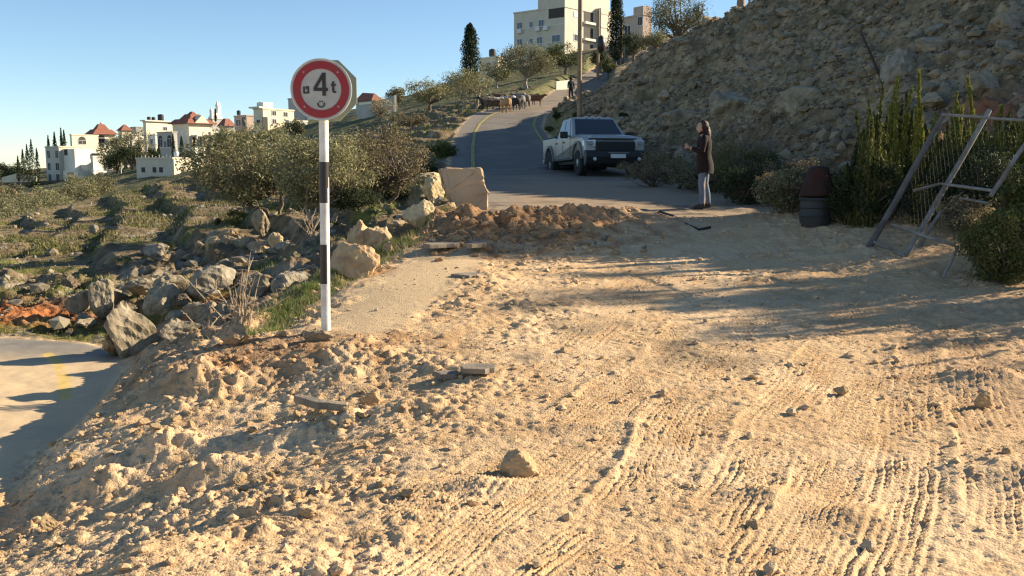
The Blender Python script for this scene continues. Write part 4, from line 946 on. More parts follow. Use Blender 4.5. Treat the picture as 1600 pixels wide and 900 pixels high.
# dark bushes filling the ground behind the gate and at the frame edge
def bush(lab, u, v, vt, w, m, n, y=None, seed=0, leafpx=6, name='bush', lw=.4):
    return px_tree(name, lab, u, v, vt, w, n, m, y=y, seed=seed, clumps=60, airy=.68, crown0=.02, leafpx=leafpx, cat='bush', lw=lw)
bush('big dark bush in the lower right beside the gate', 1572, 440, 312, 170, L_mid, 11000, seed=1)
bush('green broad leaved bush with lit leaves right of the gate', 1590, 400, 275, 90, L_mid, 5000, seed=2, leafpx=9)
bush('dark bush behind the barrel', 1320, 348, 262, 100, L_dark, 5000, seed=3)
bush('dark bush between the barrel and the first gate post', 1368, 352, 240, 90, L_dark, 6000, seed=4)
bush('dark bush behind the gate middle', 1445, 350, 262, 120, L_dark, 6000, seed=5)
bush('dark bush behind the gate right half', 1530, 345, 240, 150, L_dark, 7000, seed=6)
for i, (u, vt, w, y) in enumerate([(1400, 215, 120, 16.4), (1470, 195, 130, 16.8), (1540, 190, 130, 17.0), (1610, 200, 140, 16.2), (1360, 235, 90, 16.6)]):
    g_ = P(u, 340, y); px_tree('bush', ['tall dark bush behind the gate between the spires', 'dense dark bush behind the top corner of the gate', 'dense dark bush behind the slim lit cypresses', 'dark bush at the frame edge behind the gate', 'dark bush behind the cluster of young cypresses'][i], u, 345, vt, w, 7000, L_dark if i % 2 else L_mid, y=y, seed=600 + i, clumps=34, crown0=.02, leafpx=5, cat='bush')
bush('dry yellow weeds lit by the sun inside the gate', 1500, 368, 300, 90, L_dry, 1600, seed=7, leafpx=7, lw=.3)
bush('yellow green weeds by the second gate post', 1440, 352, 290, 50, L_tip, 900, seed=8, leafpx=7, lw=.3)
bush('grey green bush at the slope foot left of the barrel', 1235, 335, 262, 110, L_olive, 4500, seed=9)
bush('dark bush at the slope foot behind the woman', 1160, 318, 258, 90, L_dark, 3000, seed=10)
# trees past the right edge whose shade streaks across the dirt
for i, (x, y, h, rx, n) in enumerate([(9.0, 12.9, 3.0, .6, 2600), (11.6, 13.4, 3.8, .9, 4200), (9.8, 10.8, 2.5, .5, 1800), (13.0, 14.6, 4.4, 1.0, 4200), (12.5, 10.4, 2.9, .7, 1800), (10.3, 17.0, 4.0, .9, 4500), (11.6, 18.3, 4.4, 1.0, 4500), (10.0, 15.2, 3.2, .7, 2600), (8.9, 11.4, 2.3, .6, 2200), (10.8, 12.0, 3.4, .8, 2600)]):
    tree('olive_tree', ['young', 'tall', 'short', 'far', 'thin', 'dense', 'broad', 'low', 'bushy', 'leafy'][i] + ' olive tree past the frame edge that shades the dirt strip', (x, y, Hs(x, y) - .05), h, rx, n=n, leaf=.09, m=L_olive, clumps=20, seed=400 + i, crown0=.2)
for i, (x, y, h) in enumerate([(7.4, 12.1, 2.2), (8.1, 11.3, 2.5), (9.4, 12.3, 2.9), (8.8, 9.9, 2.1), (10.5, 11.6, 3.0), (7.9, 10.2, 1.9), (11.4, 12.4, 3.3), (10.3, 9.2, 2.3)]):
    shoots('cypress_sapling', ['short', 'middle', 'tall', 'thin', 'bent', 'narrow', 'wide', 'sparse'][i] + ' young cypress past the frame edge', (x, y, Hs(x, y) - .05), h, .18, 1500, .09, L_mid, seed=60 + i, spires=4)

# bare twigs at the bank
def twigs(lab, u, v, wpx, hpx, n, seed, y=None):
    rg = np.random.default_rng(seed); g = hit(u, v); s = g[1] / F_PX; mb = MB()
    z = Hs(g[0], g[1]) - .02
    for k in range(n):
        a = rg.uniform(-1, 1); hh = hpx * s * rg.uniform(.45, 1); b = np.array([g[0] + rg.normal() * .05, g[1] + rg.normal() * .05, z]); p = [b]; d = np.array([a * wpx * s * .5 / 4, rg.normal() * .05, hh / 4])
        for j in range(4): d = d + rg.normal(size=3) * .035 * hh; p.append(p[-1] + d)
        mb.tube([tuple(q) for q in p], [.012, .010, .008, .005, .003], 5)
        for j in (1, 2, 3):
            q = p[j]; e = q + np.array([rg.normal() * .16, rg.normal() * .1, rg.uniform(.05, .3)]) * hh * .9
            mb.tube([tuple(q), tuple((q + e) / 2 + rg.normal(size=3) * .02), tuple(e)], [.007, .005, .0025], 4)
    return tag(mb.build('dry_shrub', M_twig, smooth_=True), lab, 'shrub')
twigs('bare upright twigs of a dead shrub at the bank edge', 376, 520, 110, 120, 14, 1)
twigs('few bare twigs leaning left of the dead shrub', 322, 528, -60, 40, 5, 2)
twigs('pale dead stems in the shade under the middle olive tree', 482, 378, 50, 50, 10, 3)
# grass: strip along the dirt edge and thin cover over the hillside
def grass(name, X, Y, hgt, wd, m, seed, per=1):
    rg = np.random.default_rng(seed); n = len(X); Z = H(X, Y)
    a = rg.uniform(0, 2 * pi, n); h = hgt * rg.uniform(.4, 1.2, n); w = wd * rg.uniform(.6, 1.3, n)
    lx = rg.normal(size=n) * .35 * h; ly = rg.normal(size=n) * .35 * h
    B = np.stack([X, Y, Z - .01], 1); dw = np.stack([np.cos(a) * w / 2, np.sin(a) * w / 2, a * 0], 1)
    T = B + np.stack([lx, ly, h], 1)
    V = np.stack([B - dw, B + dw, T], 1).reshape(-1, 3)
    tag(link(name, np_mesh(name, V, np.arange(3 * n).reshape(n, 3)), m), kind='stuff')
rg = np.random.default_rng(11)
strip = [hit(u, v) for u, v in [(405, 522), (450, 492), (500, 462), (545, 432), (590, 408), (620, 392), (650, 366), (690, 345)]]
sx = np.array([p[0] for p in strip]); sy = np.array([p[1] for p in strip])
t = rg.random(26000) ** .9 * 7; X = np.interp(t, range(8), sx) + rg.normal(size=len(t)) * .16 - .04; Y = np.interp(t, range(8), sy) + rg.normal(size=len(t)) * .15
kp = fbm(X, Y, .25, 3, 150) + .25 - .5 * (t > 5.2) > 0; X, Y = X[kp], Y[kp]
grass('grass', X, Y, .085, .009, L_grass, 1)
t = rg.random(2500) * 7; X = np.interp(t, range(8), sx) + rg.normal(size=len(t)) * .25; Y = np.interp(t, range(8), sy) + rg.normal(size=len(t)) * .25
grass('grass', X, Y, .12, .008, L_dry, 2)
X, Y = polar_pts(150000, 24, 75, -.62, .02, rg, .8)
low_, dr_, dd_ = masks(X, Y)
kp = (X < road_l(Y) - .5) & (low_ > .3) & (dd_ > .3) & (dr_ > .4) & (fbm(X * .6, Y, 2.6, 4, 104) + .10 * rg.normal(size=len(X)) > .05)
X, Y = X[kp], Y[kp]; dis = np.hypot(X, Y)
near = dis < 32
grass('grass', X[near], Y[near], .08, .020, leafmat('short_grass', (.09, .12, .03), (.26, .24, .10)), 3); grass('grass', X[~near], Y[~near], .16, .05, leafmat('hill_grass', (.09, .095, .03), (.24, .20, .10)), 4)
# ------------------------------------------------------------------ buildings
B_grey = mat('limestone_wall', (.56, .51, .41), .85, c2=(.50, .45, .36), scale=.6, bump=.3, bscale=4)
B_white = mat('white_wall', (.82, .76, .64), .85, c2=(.74, .68, .56), scale=.5)
B_cream = mat('cream_wall', (.78, .68, .50), .85, c2=(.68, .58, .42), scale=.5)
B_pink = mat('pink_stone_wall', (.50, .38, .30), .85, c2=(.42, .32, .25), scale=.5)
B_dgrey = mat('grey_plaster', (.42, .40, .36), .9, c2=(.36, .34, .30), scale=.5)
B_tile = mat('red_roof_tile', (.28, .10, .065), .8, c2=(.21, .085, .055), scale=1.5, bump=.5, bscale=8)
B_win = mat('window_glass', (.035, .045, .055), .15, spec=.6)
B_frame = mat('window_frame', (.62, .62, .60), .5)
B_dark = mat('dark_opening', (.05, .045, .04), .8)
B_tankb = mat('black_tank', (.03, .03, .03), .5); B_tankw = mat('white_tank', (.72, .72, .70), .5)
B_dark2 = mat('shaded_bank_wall', (.10, .075, .05), .95, c2=(.16, .12, .08), scale=.3)  # dark brown puts the shade of the bank into the wall colour
B_trim = mat('stone_trim', (.66, .60, .50), .8)

class House:
    def __init__(s, name, label, u0, uc, u1, vt, vb, y, psi=40, cat='house', sink=4.0, m=B_white, trim=True, group=None, zb=None):
        s.y = y; s.psi = R(psi); C = P(uc, vb, y); k = y / F_PX
        s.wl = max(.3, (uc - u0) * k / cos(s.psi)); s.wr = max(.3, (u1 - uc) * k / sin(s.psi)); s.h = (vb - vt) * k; s.k = k
        # a perspective correction: the far ends are further away than the corner
        s.wl *= 1 + s.wl * sin(s.psi) / y * 1.0; s.wr *= 1 + s.wr * cos(s.psi) / y * 1.0
        s.root = empty(name, tuple(C), -s.psi); tag(s.root, label, cat, group); s.m = m
        s.block(-s.wl, 0, 0, s.wr, -sink, s.h, m)
        if trim:
            mb = MB(); t = .25; o = .12
            mb.bb(-s.wl - o, o, -o, t, s.h, s.h + .28); mb.bb(o - t - .12, o, t + .003, s.wr + o, s.h, s.h + .28); mb.bb(-s.wl - o, o - t - .125, s.wr + o - t, s.wr + o, s.h, s.h + .28); mb.bb(-s.wl - o, -s.wl - o + t, t + .003, s.wr + o - t - .003, s.h, s.h + .28)
            mb.build('parapet', m, s.root)
    def block(s, x0, x1, y0, y1, z0, z1, m=None, name='wall'):
        mb = MB(); mb.bb(x0, x1, y0, y1, z0, z1); return mb.build(name, m or s.m, s.root)
    def win(s, face, f, g, w=1.1, h=1.3, x=None, m=None, arch=False, frame=True, off=0.0, name='window'):
        """face L or R, f fraction along the face from its left, g fraction down from the top"""
        if face == 'L': c = (-s.wl + f * s.wl, -off, s.h * (1 - g)); ax = 0
        else: c = (off, f * s.wr, s.h * (1 - g)); ax = 1
        fr = MB()
        if frame:
            for dx, dz, sx, sz in ((0, h / 2 + .04, w + .16, .08), (0, -h / 2 - .05, w + .3, .10), (-w / 2 - .04, 0, .08, h - .004), (w / 2 + .04, 0, .08, h - .004), (0, 0, .05, h - .008)):
                if ax == 0: fr.box((c[0] + dx, c[1] - .02, c[2] + dz), (sx, .12, sz))
                else: fr.box((c[0] + .02, c[1] + dx, c[2] + dz), (.12, sx, sz))
        poly = [(-w / 2, -h / 2), (w / 2, -h / 2), (w / 2, h / 2)] + ([(w / 2 * cos(a), h / 2 + w / 2 * sin(a)) for a in np.linspace(.2, pi - .2, 7)] if arch else []) + [(-w / 2, h / 2)]
        pn = MB()
        if ax == 0: pn.prism([(c[0] + p[0], c[2] + p[1]) for p in poly], c[1] - .03, c[1] + .1, axis='Y')
        else: pn.prism([(c[1] + p[0], c[2] + p[1]) for p in poly], c[0] - .1, c[0] + .03, axis='X')
        if frame:
            f_ = fr.build(name, B_frame, s.root); pn.build('pane', m or (B_win if s.y < 195 and s.y > 185 else B_dark), f_)
        else: pn.build(name, m or B_win, s.root)
    def hip(s, over=.5, rise=2.5, ridge=.35, x0=None, x1=None, y0=None, y1=None, z=None, m=B_tile):
        x0 = -s.wl if x0 is None else x0; x1 = 0 if x1 is None else x1; y0 = 0 if y0 is None else y0; y1 = s.wr if y1 is None else y1; z = s.h + .3 if z is None else z
        x0 -= over; x1 += over; y0 -= over; y1 += over; cx, cy = (x0 + x1) / 2, (y0 + y1) / 2; rx, ry = (x1 - x0) / 2 * ridge, (y1 - y0) / 2 * ridge
        mb = MB(); mb.hexa([(x0, y0, z), (x1, y0, z), (x1, y1, z), (x0, y1, z), (cx - rx, cy - ry, z + rise), (cx + rx, cy - ry, z + rise), (cx + rx, cy + ry, z + rise), (cx - rx, cy + ry, z + rise)])
        return mb.build('roof', m, s.root)
    def tank(s, x, y, r_=.6, h=1.3, m=B_tankb, z=None, leg=.5):
        z = s.h if z is None else z; mb = MB()
        mb.lathe([(r_ * .96, z + leg), (r_, z + leg + .1), (r_, z + leg + h - .15), (r_ * .7, z + leg + h), (r_ * .25, z + leg + h + .08)], 14, (x, y, 0))
        for a in range(4): mb.tube([(x + r_ * .6 * cos(a * 1.57 + .7), y + r_ * .6 * sin(a * 1.57 + .7), z), (x + r_ * .6 * cos(a * 1.57 + .7), y + r_ * .6 * sin(a * 1.57 + .7), z + leg)], .05, 5)
        mb.build('water_tank', m, s.root, smooth_=True)

# apartment building at the top of the road
h = House('apartment_building', 'big pale stone apartment building above the top of the road', 808, 882, 957, 15, 92, 190, 40, 'building', m=B_grey)
for g, fs in ((.27, [(.12, 1.3, 1.5), (.35, .8, 1.3), (.55, 1.3, 1.5)]), (.60, [(.12, 1.3, 1.5), (.35, .8, 1.2), (.52, 1.3, 1.5), (.84, 1.9, 1.5)]), (.88, [(.14, 1.3, 1.5), (.35, .8, 1.2), (.55, 1.3, 1.5), (.82, 1.7, 1.5)])):
    for f, w, hh in fs: h.win('L', f, g, w, hh)
h.win('L', .84, .09, 3.8, 1.9, frame=False, m=B_dark)
h.win('R', .25, .10, 1.9, .8, m=B_frame); h.win('R', .25, .55, 1.7, 1.2)
tp = h.block(-h.wl * .52, -.004, .004, h.wr * .97, h.h + .01, h.h + 4.6)
for f in (.60, .88): h.win('L', f, -.30, 1.4, 1.4)
# lit face balconies with dark panels for shaded recesses, and the stair tower
for z in (1.8, 5.0, 8.2):
    mb = MB(); mb.bb(-.05, .06, h.wr * .40, h.wr * .60, z - .4, z + 1.7); mb.build('balcony_shade_panel', B_dark, h.root)
    mb = MB(); mb.bb(.061, .7, h.wr * .38, h.wr * .62, z - .9, z - .45); mb.build('balcony', B_trim, h.root)
h.block(.005, 1.3, h.wr * .66, h.wr * .995, -3, h.h + 1.0)
for z in (1.5, 4.2, 6.9, 9.6): h.bandz = MB().bb(1.301, 1.36, h.wr * .66, h.wr * .995, z, z + .14).build('string_course', B_dgrey, h.root)
for z in (3.3, 6.6): MB().bb(-h.wl, .06, -.06, -.001, z, z + .12).build('string_course', B_trim, h.root)
for f, g in ((.14, .36), (.50, .36), (.66, .36)): MB().box((-h.wl + f * h.wl, -.35, h.h * (1 - g) - .1), (1.0, .6, .75)).build('air_conditioner', B_frame, h.root, bevel=.05)
h = House('house', 'pinkish stone house at the crest right of the thick cypress', 975, 1004, 1018, 26, 72, 170, 55, m=B_pink)
h.win('L', .34, .42, 1.5, 1.7); h.win('L', .88, .18, 1.1, 1.4); h.tank(-3.0, 2.0, .5, .9); h.tank(-.8, 1.2, .4, .7)
h.block(-h.wl * .42, -.004, .004, h.wr * .97, h.h + .01, h.h + 1.6)
h = House('house', 'small cream house with a roof tank left of the apartment building', 749, 778, 792, 92, 120, 140, 40, m=B_cream); h.tank(-2.1, 1.2, .5, 1.0); h.win('L', .5, .4, .9, 1.0)

# village houses
h = House('house', 'white stepped three storey house with a box bay at the left end of the village', 62, 95, 118, 231, 287, 222, 38, m=B_grey)
for g, fs in ((.19, (.24, .84)), (.53, (.24, .84)), (.84, (.24, .84))):
    for f in fs: h.win('L', f, g, 1.6 if f > .5 and g > .4 else 1.2, 1.7)
k = h.k; R1 = h.wr
h.block(.01, R1 * .9, 1.0, R1 * 2.2, -4, h.h - .4, B_white)
h.block(R1 * .9 + .02, R1 * 2.2, R1 * .4, R1 * 2.4, -4, h.h * .52, B_grey)
h.block(R1 * .6, R1 * 1.75, -1.0, R1 * .38, .5, h.h * .36, B_white, 'bay')
mb = MB(); mb.bb(R1 * .95, R1 * 1.45, -1.06, -1.001, 1.1, 2.6); mb.build('window', B_pink, h.root)
mb = MB(); mb.bb(R1 * 1.5, R1 * 1.75, R1 * .39 - .06, R1 * .4 - .001, h.h * .25, h.h * .38); mb.build('window', B_win, h.root)
mb = MB(); mb.bb(.5, 1.9, .93, .999, h.h * .78, h.h * .95); mb.build('window', B_dark, h.root)
mb = MB(); mb.bb(R1 * .901, R1 * .96, R1 * .9, R1 * 1.2, h.h * .7, h.h * .84); mb.build('window', B_win, h.root)
h2 = House('house', 'white boxy house with a balcony beside the stepped house', 142, 147, 168, 246, 283, 215, 38, m=B_white)
h2.win('R', .62, .42, 1.5, 1.6); h2.win('R', .62, .85, 1.4, 1.4); MB().bb(.061, 1.4, h2.wr * .3, h2.wr * 1.1, h2.h * .28, h2.h * .38).build('balcony', B_trim, h2.root); h2.win('L', .5, .35, .8, 1.4, frame=False); h2.win('L', .5, .85, .8, 1.4, frame=False)
h = House('house', 'flat roofed cream house with an arched window above the stepped house', 110, 114, 140, 212, 250, 262, 38, m=B_cream); h.win('R', .38, .28, 2.2, 1.0, arch=True)
h.win('R', .9, .8, 1.2, 1.4)
h = House('house', 'cream villa with a red two tier hip roof at the top left of the village', 131, 150, 172, 212, 252, 285, 45, m=B_cream)
h.hip(.8, 1.5, .6); h.hip(-1.2, 1.5, .45, z=h.h + 1.85); h.hip(-2.6, .5, .2, z=h.h + 3.4); h.win('R', .3, .2, 2.2, 1.4, arch=True, m=B_dark); h.win('R', .75, .35, 1.4, 1.6); h.win('L', .5, .35, 1.4, 1.6); h.win('R', .3, .62, 1.6, 1.6, m=B_dark); h.win('R', .72, .70, 1.6, 1.6)
MB().bb(.061, 1.8, h.wr * .1, h.wr * .95, h.h * .45, h.h * .52).build('balcony', B_trim, h.root)
h = House('house', 'cream house with an open columned porch under the red roofed villa', 138, 150, 172, 232, 262, 268, 45, m=B_cream)
for f in (.2, .5, .8): h.win('R', f, .3, 1.5, 1.7, m=B_dark)
for f in (.25, .7): h.win('R', f, .75, 1.5, 1.7, m=B_dark)
MB().bb(.061, 1.5, .2, h.wr * .95, h.h * .48, h.h * .56).build('balcony', B_trim, h.root)
h = House('house', 'cream house behind the loose trees between villa and grey house', 226, 244, 262, 212, 246, 250, 45, m=B_white); h.win('R', .5, .3, 1.3, 1.4); h.win('L', .5, .3, 1.2, 1.4)
h = House('house', 'small cream house with a steep dark red gable between the villas', 182, 192, 202, 206, 230, 285, 45, m=B_cream); h.hip(.5, 1.8, .1); h.win('R', .5, .4, 1.2, 1.3)
h = House('house', 'grey terrace house half hidden behind the loose trees', 200, 214, 228, 200, 232, 300, 45, m=B_dgrey); h.win('L', .5, .3, 1.2, 1.3)
h = House('house', 'cream house with black roof tanks left of the domed villa', 224, 230, 264, 192, 236, 262, 35, m=B_cream); h.tank(-.5, 5, .8, 1.8); h.tank(-.9, 3, .5, 1.0); h.tank(.5 - h.wl, 1.5, .5, 1.0)
h.win('R', .55, .2, 1.3, .9); h.win('R', .75, .45, 1.0, 1.2); h.win('R', .3, .7, 1.2, 1.6)
MB().bb(-h.wl - .5, .6, -.6, h.wr + .5, h.h + .281, h.h + .6).build('roof_slab', B_trim, h.root)
h = House('house', 'plain grey house below the domed villa', 240, 271, 276, 208, 252, 225, 35, m=B_dgrey); h.win('L', .2, .36, 1.7, 1.9, arch=True); h.win('L', .52, .40, .8, 1.5); h.win('L', .8, .36, 1.7, 1.9, arch=True)
h = House('house', 'large villa with a red domed hip roof and a columned porch', 262, 297, 323, 196, 248, 235, 40, m=B_cream)
h.hip(.9, 1.2, .68); h.hip(-1.2, 1.2, .55, z=h.h + 1.55); h.hip(-2.6, .6, .3, z=h.h + 2.8)
MB().prism([(h.wr * .2, h.h + .5), (h.wr * .8, h.h + .5), (h.wr * .5, h.h + 2.4)], -2.2, .75, axis='X').build('dormer', B_cream, h.root)
for z, nm in ((h.h * .34, 0), (h.h * .66, 1)):
    MB().bb(.06, 2.4, h.wr * .1, h.wr * .9, z, z + .35).build('balcony', B_trim, h.root)
    for f in (.25, .55): MB().bb(.001, .05, h.wr * f - .7, h.wr * f + .7, z - 2.4, z - .3).build('window', B_dark, h.root)
for f in (.1, .36, .62, .88): MB().tube([(2.2, h.wr * f, -2), (2.2, h.wr * f, h.h * .66)], .22, 8).build('column', B_trim, h.root)
h.win('L', .35, .35, 1.2, 3.5, arch=True, m=B_trim); h.win('L', .72, .35, 1.2, 3.5, arch=True, m=B_trim)
h = House('house', 'low flat roofed house with a shaded grey front and barred windows at the village edge', 200, 271, 314, 249, 281, 150, 30, m=B_grey)
for f in (.19, .50, .68): h.win('L', f, .52, .85, .8, frame=False, m=B_dark)
mb = MB(); mb.bb(.003, h.wr, -.004 + .01, h.wr, 0, .01); h.block(.02, .25, .01, h.wr, -4, h.h * .98, B_cream, 'wall')  # cream skin over the grey wall paints the sunlit side brighter
h.win('R', .18, .6, .5, .7, frame=False, m=B_dark, off=.26); h.win('R', .88, .8, .7, 1.2, frame=False, m=B_dark, off=.26)
h.tank(-1.4, 2.0, .38, .8, B_tankw, leg=.4)
mb = MB()
for a in range(9): mb.tube([(-h.wl + .4 + a * .82, .8, h.h), (-h.wl + .4 + a * .82, .8, h.h + .5 + .2 * (a % 2))], .04, 5)
mb.build('railing', B_frame, h.root); h.block(-.9, -.02, h.wr * .5, h.wr * .75, h.h + .29, h.h + 1.9, B_white, 'stair_head')
h = House('mosque', 'hazy pale building with white spires on the far skyline', 324, 333, 352, 187, 215, 320, 40, 'building', m=B_dgrey)
for i, (f, hh, rr) in enumerate(((.1, 4.0, .55), (.55, 6.5, .6), (.75, 6.5, .5))): MB().lathe([(rr, h.h), (rr, h.h + hh * .7), (rr * 1.3, h.h + hh * .72), (rr * .8, h.h + hh * .78), (.05, h.h + hh)], 10, (-1.5 - i * .8, h.wr * f, 0)).build('spire', B_white, h.root, smooth_=True)
MB().lathe([(2.4, h.h), (2.3, h.h + .8), (1.6, h.h + 1.8), (.6, h.h + 2.3), (.05, h.h + 2.5)], 14, (-2.6, h.wr * .45, 0)).build('dome', B_white, h.root, smooth_=True)
h = House('house', 'low cream house with a white end wall left of the large cream house', 326, 330, 364, 208, 224, 230, 35, m=B_cream); h.win('R', .25, .3, 1.2, 1.2, frame=False)
h = House('house', 'small house with a low dark red roof beside the spired building', 341, 352, 362, 199, 215, 280, 40, m=B_dgrey); h.hip(.6, 2.2, .3)
h = House('house', 'pinkish grey flat house between the red roof and the large cream house', 360, 386, 398, 182, 214, 245, 45, m=B_pink); h.win('L', .25, .3, 1.0, 1.5); h.win('L', .45, .3, 1.0, 1.5); h.win('L', .78, .35, 1.4, 3.2); h.tank(.6 - h.wl, 1, .5, 1.1)
h = House('house', 'large cream block house with small square windows left of the sign', 394, 412, 448, 172, 214, 200, 38, m=B_cream)
for f, g in ((.35, .12), (.72, .14), (.35, .42), (.92, .45)): h.win('R', f, g, 1.0, .9)
h.win('R', .06, .52, 1.3, 2.8, frame=False, m=B_dark); h.win('L', .5, .5, 1.1, 1.5); h.tank(-2.4, 1.4, .35, 1.2, B_tankw)
MB().bb(-h.wl - .7, -.3, -.7, 1.2, h.h + .29, h.h + .6).build('roof_slab', B_trim, h.root)
h.block(-h.wl * .8, -h.wl * .1, h.wr * .05, h.wr * .35, h.h + .3, h.h + 1.5, B_white, 'stair_head')
h = House('house', 'grey house with a small black tank just left of the sign disc', 443, 478, 500, 154, 205, 235, 50, m=B_dgrey)
for f in (.3, .55, .8): h.win('L', f, .28, .8, .9, frame=False)
h.tank(-h.wl * .55, 1.2, .45, 1.0); h.block(.02, 5, .3, h.wr, -3, h.h * .52, B_cream)
h = House('house', 'pale lit house seen just under and right of the sign disc', 500, 512, 556, 176, 204, 175, 35, m=B_cream); h.win('R', .5, .4, 1.1, 1.2)
h = House('house', 'grey house with a red tiled lean-to roof right of the sign', 552, 582, 594, 158, 186, 128, 50, m=B_dgrey, trim=False)
MB().hexa([(-h.wl - .2, -.3, h.h), (.3, -.3, h.h), (.3, h.wr + .3, h.h), (-h.wl - .2, h.wr + .3, h.h), (-h.wl * .85, h.wr * .5, h.h + 1.25), (-.6, h.wr * .5, h.h + 1.0), (-.6, h.wr * .6, h.h + 1.0), (-h.wl * .85, h.wr * .6, h.h + 1.25)]).build('roof', B_tile, h.root)
MB().bb(-h.wl * .8, -.1, -.06, -.004, h.h - .42, h.h - .1).build('lintel', B_white, h.root)
for lab, u0, uc, u1, vt, vb, y, mm, ws in [('cream two storey house between the stepped house and the loose trees', 164, 172, 188, 222, 262, 245, B_cream, ((.3, .25), (.7, .25), (.3, .65), (.7, .65))),
                                 ('pale house behind the loose trees right of the small gabled house', 203, 208, 226, 212, 250, 275, B_white, ((.35, .3), (.75, .3))),
                                 ('cream terrace house under the pinkish grey house', 358, 366, 396, 210, 236, 222, B_cream, ((.2, .3), (.5, .3), (.8, .3))),
                                 ('small white house right of the large cream block house', 446, 452, 474, 190, 214, 188, B_white, ((.3, .35), (.7, .35))),
                                 ('cream house right of the domed villa porch', 322, 328, 346, 222, 252, 218, B_white, ((.3, .3), (.7, .3)))]:
    h = House('house', lab, u0, uc, u1, vt, vb, y, 38, m=mm)
    for f, g in ws: h.win('R', f, g, 1.3, 1.5)
    h.win('L', .5, .35, 1.1, 1.4)
# walls
def wall_seg(name, lab, pts, y, h_, m, th=.25):
    Wp = [P(u, v, yy) for (u, v), yy in zip(pts, y)]; mb = MB()
    for a, b in zip(Wp[:-1], Wp[1:]):
        d = b - a; n = np.array([-d[1], d[0]]); n = n / np.linalg.norm(n) * th / 2
        mb.hexa([(a[0] - n[0], a[1] - n[1], a[2] - 1.5), (b[0] - n[0], b[1] - n[1], b[2] - 1.5), (b[0] + n[0], b[1] + n[1], b[2] - 1.5), (a[0] + n[0], a[1] + n[1], a[2] - 1.5),
                 (a[0] - n[0], a[1] - n[1], a[2] + h_), (b[0] - n[0], b[1] - n[1], b[2] + h_), (b[0] + n[0], b[1] + n[1], b[2] + h_), (a[0] + n[0], a[1] + n[1], a[2] + h_)])
    return tag(mb.build(name, m), lab, 'wall')
wall_seg('boundary_wall', 'pale low wall crossing the top of the road left of the first pole', [(868, 133), (888, 131)], [92, 93], .35, B_white)
wall_seg('boundary_wall', 'low pale wall at the left end of the village below the cypresses', [(4, 284), (30, 277), (58, 283)], [218, 218, 217], 1.0, B_cream)
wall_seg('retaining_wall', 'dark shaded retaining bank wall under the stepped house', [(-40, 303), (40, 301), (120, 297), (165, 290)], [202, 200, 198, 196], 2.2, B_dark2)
px_rock('earth_mound', 'bright orange heap of bare earth at the left end of the valley', -40, 27, 296, 322, M_clodo, 2, sink=.25, depth=.8, cat='earth mound', y=150)
wall_seg('boundary_wall', 'white railed wall between the stepped house and the flat roofed house', [(168, 277), (196, 279)], [205, 200], 1.6, B_white)
wall_seg('retaining_wall', 'shaded retaining wall with rubble top below the red roof right of the sign', [(560, 190), (592, 172), (618, 164)], [112, 108, 104], 1.0, B_dgrey)
# ------------------------------------------------------------------ road sign
M_white = mat('white_paint', (.76, .74, .69), .45, var=.28, scale=7, bump=.15, bscale=60); M_black = mat('black_paint', (.035, .03, .03), .45, var=.3, scale=10)
M_red = mat('red_sign_sheet', (.33, .014, .028), .45, c2=(.26, .03, .035), scale=9); M_face = mat('sign_face', (.47, .475, .45), .4, var=.16, scale=7); M_grn = mat('grey_green_back', (.30, .34, .27), .5); M_steel = mat('galvanised_steel', (.42, .43, .43), .45, metal=.6)
def disc(r_, y0, y1, c=(0, 0, 0), n=64, inner=None):
    mb = MB()
    if inner is None:
        mb.prism([(c[0] + r_ * cos(2 * pi * k / n), c[2] + r_ * sin(2 * pi * k / n)) for k in range(n)], y0, y1, axis='Y')
    else:
        V = []; Fc = []
        for k in range(n):
            a = 2 * pi * k / n
            for (rr, yy) in ((r_, y0), (r_, y1), (inner, y1), (inner, y0)): V.append((c[0] + rr * cos(a), yy, c[2] + rr * sin(a)))
        for k in range(n):
            b, e = 4 * k, 4 * ((k + 1) % n)
            for j in range(4): Fc.append((b + j, b + (j + 1) % 4, e + (j + 1) % 4, e + j))
        mb.add(V, Fc)
    return mb
y0 = 9.70; foot = P(508.5, 512, y0); foot[2] = Hs(foot[0], foot[1]) - .01
root = empty('road_sign', tuple(foot)); tag(root, 'round red bordered 4 t weight limit sign on a black and white striped pole', 'road sign')
top = P(505, 96, y0); hh = top[2] - foot[2]; lean = (P(505.5, 188, y0)[0] - foot[0]) / (P(505, 188, y0)[2] - foot[2])
zs = [P(508, v, y0)[2] - foot[2] for v in (512, 443, 382, 317, 253, 120)]
pr = .0475
pole = MB().tube([(0, 0, -.3), (lean * zs[-1], 0, zs[-1])], pr, 20).build('pole', M_white, root, smooth_=True)
for a, b in ((1, 2), (3, 4)): MB().tube([(lean * zs[a], 0, zs[a]), (lean * zs[b], 0, zs[b])], pr + .0015, 20).build('black_band', M_black, pole, smooth_=True)
cz = P(503.5, 141, y0)[2] - foot[2]; cx = P(503.5, 141, y0)[0] - foot[0] + .006; U = 1 / (6.667 * 155)
fy = -pr - .045
pl = disc(.302, fy, fy + .02, (cx, 0, cz)).build('sign_plate', M_face, root)
disc(.302, fy - .004, fy + .024, (cx, 0, cz), inner=.292).build('rim', M_white, pl)
disc(.276, fy - .0045, fy - .0015, (cx, 0, cz), inner=.200).build('red_border', M_red, pl)
def glyph(name, strokes):
    mb = MB()
    for i, pts in enumerate(strokes):
        P_ = [(cx + (a - 683) * U * 1.0, cz - (b - 405) * U) for a, b in pts]
        mb.prism(P_, fy - .0075 - .0006 * i, fy - .0012 - .0003 * i, axis='Y')
    return mb.build(name, M_black, pl)
glyph('numeral', [[(697, 238), (733, 238), (733, 468), (697, 468)], [(608, 388), (608, 420), (752, 420), (752, 388)], [(606, 392), (642, 392), (735, 238), (700, 238)]])
